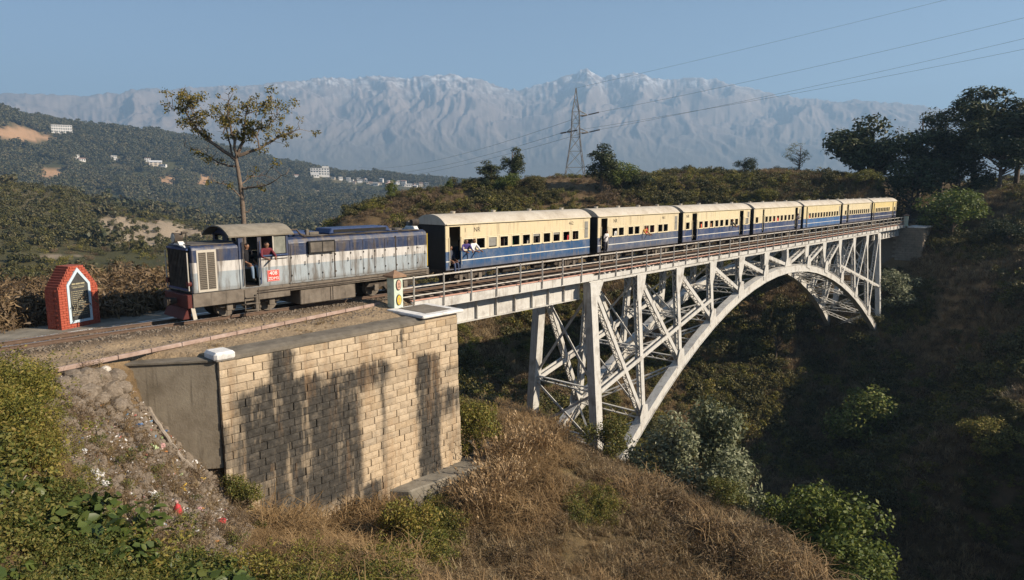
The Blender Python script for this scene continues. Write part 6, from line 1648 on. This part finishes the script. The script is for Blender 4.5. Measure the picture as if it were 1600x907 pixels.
def bag(px_, py2, s_, colr, label, nm='plastic_bag', grp=None, sc3=(1, 1, 1)):
    g_ = hit(px_, py2, 9, 30); o = bpy.data.objects.new(nm, bags[r.randrange(4)]); o.location = (g_[0], g_[1], g_[2]+s_*.3); o.scale = tuple(s_*q for q in sc3); o.rotation_euler = (r.uniform(-.5, .5), r.uniform(-.5, .5), r.uniform(0, 6.28))
    COL.objects.link(o)
    if not o.material_slots: o.data.materials.append(MCL['white'])
    o.material_slots[0].link = 'OBJECT'; o.material_slots[0].material = MCL[colr]
    return tag(o, label, 'litter', grp)
bag(150, 746, .17, 'white', 'large crumpled white plastic bag lying beside the green scrub'); bag(160, 760, .12, 'white', 'flattened white bag just below the largest white one')
bag(238, 777, .13, 'white', 'bright white bag alone on the middle of the littered slope'); bag(284, 767, .10, 'yellow', 'yellow wrapper right of the bright white bag')
bag(346, 817, .11, 'red', 'red scrap of plastic lying below the shrub at the wall foot'); bag(217, 668, .11, 'blue', 'blue container caught in the rubble near the wing wall')
bag(243, 705, .12, 'pale green', 'pale green and white bag near the foot of the wing wall', sc3=(.7, .7, 1.6)); bag(162, 640, .11, 'orange', 'orange wrapper among the boulders'); bag(253, 700, .11, 'pale pink', 'pale pink bag leaning against the wing wall foot', sc3=(.7, .7, 1.4))
bag(128, 708, .11, 'white', 'small white bag half hidden at the edge of the green scrub'); bag(407, 848, .09, 'white', 'white scrap at the left edge of the straw grass')
for i in range(34):
    py2 = r.uniform(630, 850); px_ = r.uniform(np.interp(py2, [630, 700, 760, 850], [120, 160, 215, 270]), np.interp(py2, [630, 700, 760, 850], [210, 285, 330, 400]))
    cc = r.choice(['white', 'white', 'pale pink', 'yellow', 'pale green', 'orange', 'blue', 'red', 'white'])
    bag(px_, py2, r.uniform(.035, .075), cc, 'small scrap of %s plastic on the littered slope' % cc, 'plastic_scrap', 'small plastic scraps on the slope')
# the red bottle
g_ = hit(279, 806, 9, 30)
bt = thing('plastic_bottle', 'red plastic bottle standing in the litter below the wing wall', 'bottle', (g_[0], g_[1], g_[2]-.01)); bt.rotation_euler = (.12, -.1, 0)
pr_ = [(0, .07), (.02, .085), (.20, .085), (.26, .07), (.32, .035), (.36, .032)]
MB().tube([(0, 0, z) for z, _ in pr_], [q for _, q in pr_], 14).build('bottle_body', MCL['red'], bt, smooth=True); MB().tube([(0, 0, .362), (0, 0, .40)], .038, 12).build('cap', MCL['pale pink'], bt)
# fallen pale branch along the foot of the wing wall, dry stick at lower left
M_DEADW = mixed('bleached_dead_wood', [(.20, .165, .13), (.33, .285, .235)], 7, .9, .4, 40)
def stick(rowpts, rad, label, nm='fallen_branch', lift=.08):
    Q = [Vector(hit(a, b, 9, 30))+Vector((0, 0, lift)) for a, b in rowpts]; m_ = MB(); S_ = []
    for k in range(len(Q)-1):
        for e in range(4): S_.append(Q[k].lerp(Q[k+1], e/4)+Vector((r.uniform(-.02, .02),)*3))
    S_.append(Q[-1]); b_ = S_[0].copy()
    m_.tube([q-b_ for q in S_], [rad*(1-.5*k/len(S_)) for k in range(len(S_))], 8)
    o = m_.build(nm, M_DEADW, smooth=True); o.location = b_; return tag(o, label, 'branch')
stick([(229, 640), (245, 668), (262, 692), (285, 722), (314, 748)], .075, 'long pale fallen branch lying along the foot of the wing wall', lift=.12)
stick([(-10, 862), (20, 825), (46, 790)], .018, 'thin dry stick poking from the green scrub at lower left', 'dry_stick', .55)
# one broad leaved weed with leaves one can pick out
wg = hit(225, 842, 9, 30); wt = thing('broad_leaved_weed', 'broad leaved green weed standing between the scrub and the litter', 'plant', (wg[0], wg[1], wg[2]))
lfm = MB(); n = 5
V_ = [(0, 0, 0)]+[(x_*.26, s_*w_*.26, .03*math.sin(x_*3)) for x_, w_ in ((.25, .26), (.5, .36), (.75, .28)) for s_ in (-1, 1)]+[(.26, 0, -.02), (.065, 0, -.012), (.13, 0, -.012), (.195, 0, -.014)]
lfm.add(V_, [(0, 8, 1), (0, 2, 8), (8, 9, 3, 1), (8, 2, 4, 9), (9, 10, 5, 3), (9, 4, 6, 10), (10, 7, 5), (10, 6, 7)])
lme = lfm.mesh('leaf'); lme.materials.append(L_BIG); stm = MB()
for i in range(46):
    a = r.uniform(0, 6.28); hz = r.uniform(.12, .75); rad_ = r.uniform(.05, .5)*(1.1-hz*.6); p0 = Vector((rad_*math.cos(a), rad_*math.sin(a), hz))
    stm.tube([(0, 0, hz*.3), p0*.6, p0], [.012, .009, .005], 5)
    s_ = r.uniform(.7, 1.25); mk('leaf', lme, None, wt, p0, (r.uniform(-.4, .4), r.uniform(-.1, .7), a+r.uniform(-.5, .5)), s_)
stm.build('stem', L_BIG, wt)
